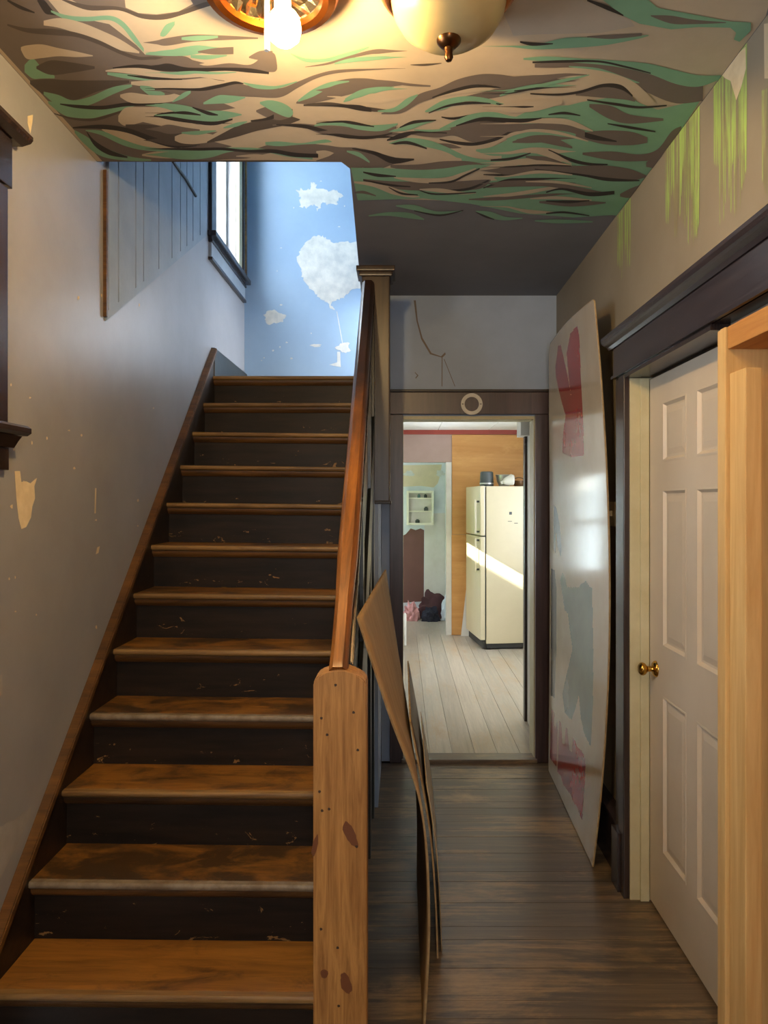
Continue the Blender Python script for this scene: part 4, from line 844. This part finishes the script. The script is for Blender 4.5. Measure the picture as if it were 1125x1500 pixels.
# ------------------------------------------------------------------ right-hand door, casing and framing
XC = .895
ct = empty('trim_door_casing', (XC, 3.0, 0), 'dark varnished casing and header around the white door', 'door trim', kind='structure')
box('side_casing', (XC, XR), (2.97, 3.045), (.0, 2.115), 'casing_dark', ct, .004); box('side_casing', (XC+.008, XR), (3.045, 3.108), (.0, 2.115), 'casing_dark', ct, .006)
box('header', (XC, XR+.005), (1.0, 3.118), (2.117, 2.245), 'header_dark', ct, .004)
prism('header_bead', [(XC-.008, 2.117), (XC-.008, 2.128), (XC, 2.132), (XC+.01, 2.132), (XC+.01, 2.117)], 'Y', 1.0, 3.124, 'header_dark', ct)
prism('header_cap', [(XR, 2.246), (XC-.004, 2.246), (XC-.012, 2.258), (XC-.026, 2.266), (XC-.034, 2.272), (XC-.040, 2.284), (XC-.040, 2.296), (XC-.030, 2.302), (XR, 2.302)], 'Y', 1.0, 3.165, 'header_dark', ct)
box('soffit', (XC+.002, 1.0), (2.14, 2.972), (2.098, 2.116), 'casing_dark', ct)
box('side_jamb', (.9185, 1.045), (2.962, 2.985), (.0, 2.097), 'jamb', ct, .002); box('door_stop', (.958, .992), (2.950, 2.963), (.0, 2.095), 'jamb', ct, .003)
bbr = struct(box('baseboard_right', (.915, XR), (3.11, YB-.03), (0, .235), 'header_dark', bev=.004), 'dark tall baseboard behind the leaning sign', 'baseboard')
prism('cap_moulding', [(.905, .235), (.905, .25), (.93, .268), (XR, .268), (XR, .235)], 'Y', 3.11, YB-.03, 'header_dark', bbr)
box('end_block', (.885, XR), (3.02, 3.112), (0, .24), 'casing_dark', ct, .004)
XD = .995
d3 = empty('door_1', (XD, 2.95, 0), 'off-white six panel door with a brass knob', 'door', kind='structure')
ya, yb_, za, zb_ = 2.146, 2.952, .012, 2.088
PY = ((2.577, 2.806), (2.253, 2.482)); PZ = ((1.753, 1.979), (1.049, 1.647), (.262, .860))
holes = [(a, b2, c2, d2) for a, b2 in PY for c2, d2 in PZ]
bm = bmesh.new(); YS = sorted({ya, yb_, *[h[0] for h in holes], *[h[1] for h in holes]}); ZS = sorted({za, zb_, *[h[2] for h in holes], *[h[3] for h in holes]})
for i in range(len(YS)-1):
    for k in range(len(ZS)-1):
        cy, cz_ = (YS[i]+YS[i+1])/2, (ZS[k]+ZS[k+1])/2
        if any(h[0] < cy < h[1] and h[2] < cz_ < h[3] for h in holes): continue
        bm_box(bm, (XD, XD+.035), (YS[i], YS[i+1]), (ZS[k], ZS[k+1]))
bmesh.ops.remove_doubles(bm, verts=bm.verts, dist=1e-5); from_bm('door_slab', bm, 'door', d3)
for (a, b2, c2, d2) in holes:
    bm = bmesh.new()
    def rect(m, x): return [bm.verts.new((x, a+m, c2+m)), bm.verts.new((x, b2-m, c2+m)), bm.verts.new((x, b2-m, d2-m)), bm.verts.new((x, a+m, d2-m))]
    R = [rect(-.001, XD-.0015), rect(.006, XD-.002), rect(.016, XD+.009), rect(.024, XD+.009), rect(.046, XD+.004)]
    for p, q2 in zip(R, R[1:]):
        for i in range(4): bm.faces.new((p[i], p[(i+1) % 4], q2[(i+1) % 4], q2[i]))
    bm.faces.new(R[-1]); bk = rect(-.001, XD+.02); bm.faces.new(bk)
    for i in range(4): bm.faces.new((R[0][i], R[0][(i+1) % 4], bk[(i+1) % 4], bk[i]))
    from_bm('panel', bm, 'door', d3)
ky, kz = 2.882, H-(980-VY)*2.88/FPX
def lathe_x(name, prof, y, z, mat, parent, seg=28):
    bm = bmesh.new(); rings = []
    for r, x in prof: rings.append([bm.verts.new((x, y+r*math.cos(2*math.pi*i/seg), z+r*math.sin(2*math.pi*i/seg))) for i in range(seg)] if r > 0 else [bm.verts.new((x, y, z))])
    for a, b2 in zip(rings, rings[1:]):
        for i in range(seg):
            j = (i+1) % seg
            if len(a) == 1: bm.faces.new((a[0], b2[i], b2[j]))
            elif len(b2) == 1: bm.faces.new((a[i], a[j], b2[0]))
            else: bm.faces.new((a[i], a[j], b2[j], b2[i]))
    return from_bm(name, bm, mat, parent, True)
kn = lathe_x('knob', [(0, XD-.068), (.016, XD-.067), (.024, XD-.060), (.026, XD-.052), (.022, XD-.043), (.011, XD-.034), (.010, XD-.016), (.014, XD-.010)], ky, kz, 'brass', d3)
lathe_x('rosette', [(.012, XD-.014), (.024, XD-.012), (.031, XD-.005), (.032, XD)], ky, kz, 'brass', kn); kn['label'] = 'brass door knob'
def lumber(x, y, z, mat, label, bev=.004):
    o = box('framing_stud', x, y, z, mat, None, bev); return tag(o, label, 'lumber', group='new pine framing beside the door')
lumber((.918, .990), (2.118, 2.142), (0, 2.094), 'pine', 'thin pale pine strip right beside the white door')
lumber((.914, 1.040), (2.082, 2.116), (0, 2.094), 'pine', 'full height pine stud just right of the pale strip')
lumber((.926, .972), (1.985, 2.080), (0, 1.962), 'pine', 'short thick pine stud ending below the header block, nearest the camera')
hb = lumber((.920, 1.06), (1.2, 2.080), (2.030, 2.094), 'pine_y', 'horizontal orange pine block under the dark header'); hb.name = 'framing_block'
plyr = tag(box('orange_plywood_sheet', (1.048, 1.066), (1.1, 2.10), (0, 2.028), 'plyred', bev=.002), 'orange plywood sheet behind the pine studs at the right edge', 'panel')
struct(box('wall_right_near', (1.07, 1.2), (-1.6, 2.14), (0, 2.10), 'wall_right'), 'wall behind the pine framing', 'wall')
# light switch
ls = empty('light_switch', (XR, 3.32, 1.545), 'ivory light switch on the wall between sign and door casing', 'light switch')
box('plate', (XR-.007, XR), (3.285, 3.36), (1.49, 1.60), 'switch', ls, .003); box('toggle', (XR-.018, XR-.007), (3.317, 3.328), (1.535, 1.56), 'switch', ls, .002)

# ------------------------------------------------------------------ leaning sign
SY0, SY1, SH = 3.222, 4.375, 2.49
def sx(Y, z):
    u = (Y-SY0)/(SY1-SY0); s = z/SH
    near = .834+.006*s+.073*(4*s*(1-s))*(1-.25*(s-.4)); far = .871+.008*4*s*(1-s)
    return near*(1-u)+far*u
def on_sign(x, y):
    dx = (x-VX)/FPX; t = 3.7
    for _ in range(30): t = sx(min(max(t, SY0), SY1), min(max(H+t*(VY-y)/FPX, 0), SH))/dx
    return (t, H+t*(VY-y)/FPX)
polys = []
def crop2(ox, oy, s, mi, pts): polys.append((mi, [on_sign(p[0]/s+ox, p[1]/s+oy) for p in pts]))
a_ = (790, 430, 3.194); b_ = (790, 860, 3.194)
crop2(*a_, 1, [(75, 345), (88, 245), (100, 240), (112, 290), (135, 400), (150, 485), (158, 500), (150, 560), (124, 575), (100, 490), (78, 390)])
crop2(*a_, 1, [(128, 280), (145, 185), (178, 152), (187, 200), (195, 420), (203, 560), (207, 660), (208, 760), (150, 765), (108, 745), (108, 690), (122, 570), (152, 495), (140, 420)])
crop2(*a_, 3, [(68, 990), (80, 1000), (95, 1080), (105, 1190), (100, 1235), (85, 1180), (78, 1100), (76, 1215), (66, 1190)])
crop2(*a_, 3, [(55, 1285), (72, 1295), (80, 1380), (80, 1700), (56, 1700)]); crop2(*b_, 3, [(55, 0), (80, 0), (78, 300), (72, 520), (54, 505)])
crop2(*a_, 2, [(98, 1340), (108, 1305), (120, 1330), (134, 1390), (150, 1415), (166, 1410), (178, 1385), (195, 1358), (218, 1345), (238, 1375), (246, 1500), (250, 1700), (135, 1500), (118, 1480)])
crop2(*b_, 2, [(112, 0), (116, 40), (130, 100), (143, 200), (155, 290), (125, 420), (108, 500), (120, 590), (150, 622), (172, 560), (185, 505), (195, 620), (212, 690), (240, 746), (249, 600), (252, 300), (246, 0)])
crop2(*b_, 1, [(58, 570), (72, 590), (70, 640), (76, 660), (86, 612), (80, 840), (64, 820), (50, 800)])
crop2(*b_, 1, [(92, 622), (104, 640), (108, 730), (118, 740), (124, 655), (132, 665), (140, 760), (150, 770), (158, 700), (168, 720), (178, 750), (198, 765), (215, 800), (216, 860), (200, 1092), (188, 1060), (178, 1030), (162, 1010), (148, 975), (128, 945), (112, 925), (98, 880), (84, 862)])
def inside(poly, x, y):
    c = False; n = len(poly)
    for i in range(n):
        (x0, y0), (x1, y1) = poly[i], poly[i-1]
        if (y0 > y) != (y1 > y) and x < (x1-x0)*(y-y0)/(y1-y0)+x0: c = not c
    return c
bm = bmesh.new(); NU, NV = 110, 420
bbs = [(mi, p, min(q[0] for q in p), max(q[0] for q in p), min(q[1] for q in p), max(q[1] for q in p)) for mi, p in polys]
grid = []
for j in range(NV+1):
    row = []
    for i in range(NU+1):
        u, s = i/NU, j/NV; Y = SY0+(SY1-SY0)*u; top = SH+.035*u+.02*math.sin(math.pi*u)
        if u > .93: top -= .10*((u-.93)/.07)**2
        if u < .03: top -= .012*((.03-u)/.03)**2
        z = .004+(top-.004)*s; row.append(bm.verts.new((sx(Y, z), Y, z)))
    grid.append(row)
for j in range(NV):
    for i in range(NU):
        f = bm.faces.new((grid[j][i], grid[j+1][i], grid[j+1][i+1], grid[j][i+1])); cc = f.calc_center_median()
        for mi, p, xa, xb, yc, yd in bbs:
            if xa < cc.y < xb and yc < cc.z < yd and inside(p, cc.y, cc.z): f.material_index = mi
        f.smooth = True
back = [[bm.verts.new(v.co+Vector((.006, 0, 0))) for v in row] for row in (grid[0], grid[-1])]
lb = [bm.verts.new(grid[j][0].co+Vector((.006, 0, 0))) for j in range(NV+1)]; rb = [bm.verts.new(grid[j][-1].co+Vector((.006, 0, 0))) for j in range(NV+1)]
for j in range(NV):
    f = bm.faces.new((grid[j][0], lb[j], lb[j+1], grid[j+1][0])); f.material_index = 4
    f = bm.faces.new((grid[j][-1], grid[j+1][-1], rb[j+1], rb[j])); f.material_index = 4
    f = bm.faces.new((lb[j], rb[j], rb[j+1], lb[j+1])); f.material_index = 0
for i in range(NU):
    f = bm.faces.new((grid[0][i], grid[0][i+1], back[0][i+1], back[0][i])); f.material_index = 4
    f = bm.faces.new((grid[-1][i], back[1][i], back[1][i+1], grid[-1][i+1])); f.material_index = 4
me = bpy.data.meshes.new('painted_sign'); bm.to_mesh(me); bm.free()
sg_ = link_mesh('painted_sign', me, ['sign', 'sign_red', 'sign_teal', 'sign_slate', 'sheet_edge'])
tag(sg_, 'tall glossy cream sign with red and teal letters leaning on the right wall', 'sign')

# ------------------------------------------------------------------ hardboard sheets leaning on the stairs
def sheet(name, near, far, Y0, Y1, th, mat, label):
    bm = bmesh.new(); a = catmull(near, 8); b2 = catmull(far, 8); NU = 10; n = len(a); front, back = [], []
    for i in range(NU+1):
        u = i/NU; fr_, bk_ = [], []
        for (p, q2) in zip(a, b2):
            x, z = p[0]*(1-u)+q2[0]*u, p[1]*(1-u)+q2[1]*u; Y = Y0+(Y1-Y0)*u
            fr_.append(bm.verts.new((x, Y, z))); bk_.append(bm.verts.new((x-th, Y, z+.0)))
        front.append(fr_); back.append(bk_)
    for i in range(NU):
        for j in range(n-1):
            for g in (front, back):
                f = bm.faces.new((g[i][j], g[i+1][j], g[i+1][j+1], g[i][j+1])); f.smooth = True
    for j in range(n-1):
        for i in (0, NU): f = bm.faces.new((front[i][j], front[i][j+1], back[i][j+1], back[i][j])); f.material_index = 1
    for i in range(NU):
        for j in (0, n-1): f = bm.faces.new((front[i][j], front[i+1][j], back[i+1][j], back[i][j])); f.material_index = 1
    return tag(from_bm(name, bm, [mat, 'sheet_edge']), label, 'sheet')
sheet('hardboard_sheet', [(-.128, 1.254), (-.035, .97), (.061, .693), (.086, .36), (.070, .002)], [(-.066, 1.306), (-.018, .98), (.036, .64), (.070, .31), (.072, .002)], 2.20, 3.20, .006, 'sheet', 'tan curved hardboard sheet leaning on the stair side')
sheet('hardboard_sheet', [(.034, .83), (.078, .60), (.108, .40), (.124, .18), (.130, .002)], [(.034, .845), (.068, .66), (.100, .47), (.134, .22), (.150, .002)], 2.58, 3.50, .006, 'sheet_dark', 'dark brown hardboard sheet behind the tan one')
sheet('hardboard_sheet', [(.090, .60), (.118, .42), (.132, .28), (.140, .14), (.145, .002)], [(.092, .62), (.118, .47), (.142, .30), (.158, .14), (.166, .002)], 2.62, 3.44, .003, 'white', 'thin pale edged sheet outermost of the leaning sheets')

# ------------------------------------------------------------------ ceiling lights
def fixture(cx, cy, label, bare):
    t = empty('ceiling_light', (cx, cy, ZC), label, 'ceiling light')
    z = ZC-.003
    if bare:
        lathe('pan', [(0, z), (.170, z), (.174, z-.008), (.168, z-.020), (.150, z-.024)], cx, cy, 'bronze', t)
        lathe('ring', [(.150, z-.018), (.164, z-.024), (.166, z-.036), (.158, z-.050), (.140, z-.056), (.126, z-.050), (.122, z-.036), (.128, z-.024)], cx, cy, 'copper', t)
        lathe('foil_reflector', [(.126, z-.036), (.10, z-.022), (.07, z-.016), (.04, z-.012), (0, z-.012)], cx, cy, 'foil', t, 48, .004)
        tube('rod', [(cx-.008, cy, z-.012), (cx-.008, cy, z-.182)], .0065, 'white', t)
        tube('socket', [(cx+.030, cy-.02, z-.012), (cx+.034, cy-.02, z-.095)], .020, 'cabinet', t)
        zb = z-.095; tube('socket', [(cx-.060, cy-.02, z-.012), (cx-.066, cy-.02, z-.06)], .020, 'cabinet', t)
        lathe('bulb', [(.013, zb+.012), (.016, zb-.002), (.030, zb-.014), (.038, zb-.032), (.040, zb-.048), (.036, zb-.068), (.022, zb-.082), (0, zb-.087)], cx+.037, cy-.02, 'bulb', t)
    else:
        lathe('pan', [(0, z), (.172, z), (.176, z-.010), (.166, z-.030), (.146, z-.050), (.132, z-.052)], cx, cy, 'copper', t)
        lathe('glass_bowl', [(.138, z-.046), (.140, z-.054), (.134, z-.082), (.116, z-.112), (.086, z-.134), (.050, z-.146), (0, z-.150)], cx, cy, 'shade', t)
        f = lathe('finial', [(.030, z-.146), (.029, z-.153), (.020, z-.163), (.011, z-.168), (.009, z-.180), (.011, z-.190), (.007, z-.198), (0, z-.200)], cx, cy, 'bronze', t)
    return t
fixture(-.316, 1.775, 'bare ceiling light with a lit bulb, foil reflector and copper ring', True)
fixture(.115, 1.790, 'ceiling light with a cream glass bowl and bronze finial', False)
fixture(.10, -.55, 'unseen ceiling light added behind the viewer to supply warm front light', True)  # extra fixture, added out of view to light the newel and door from the front
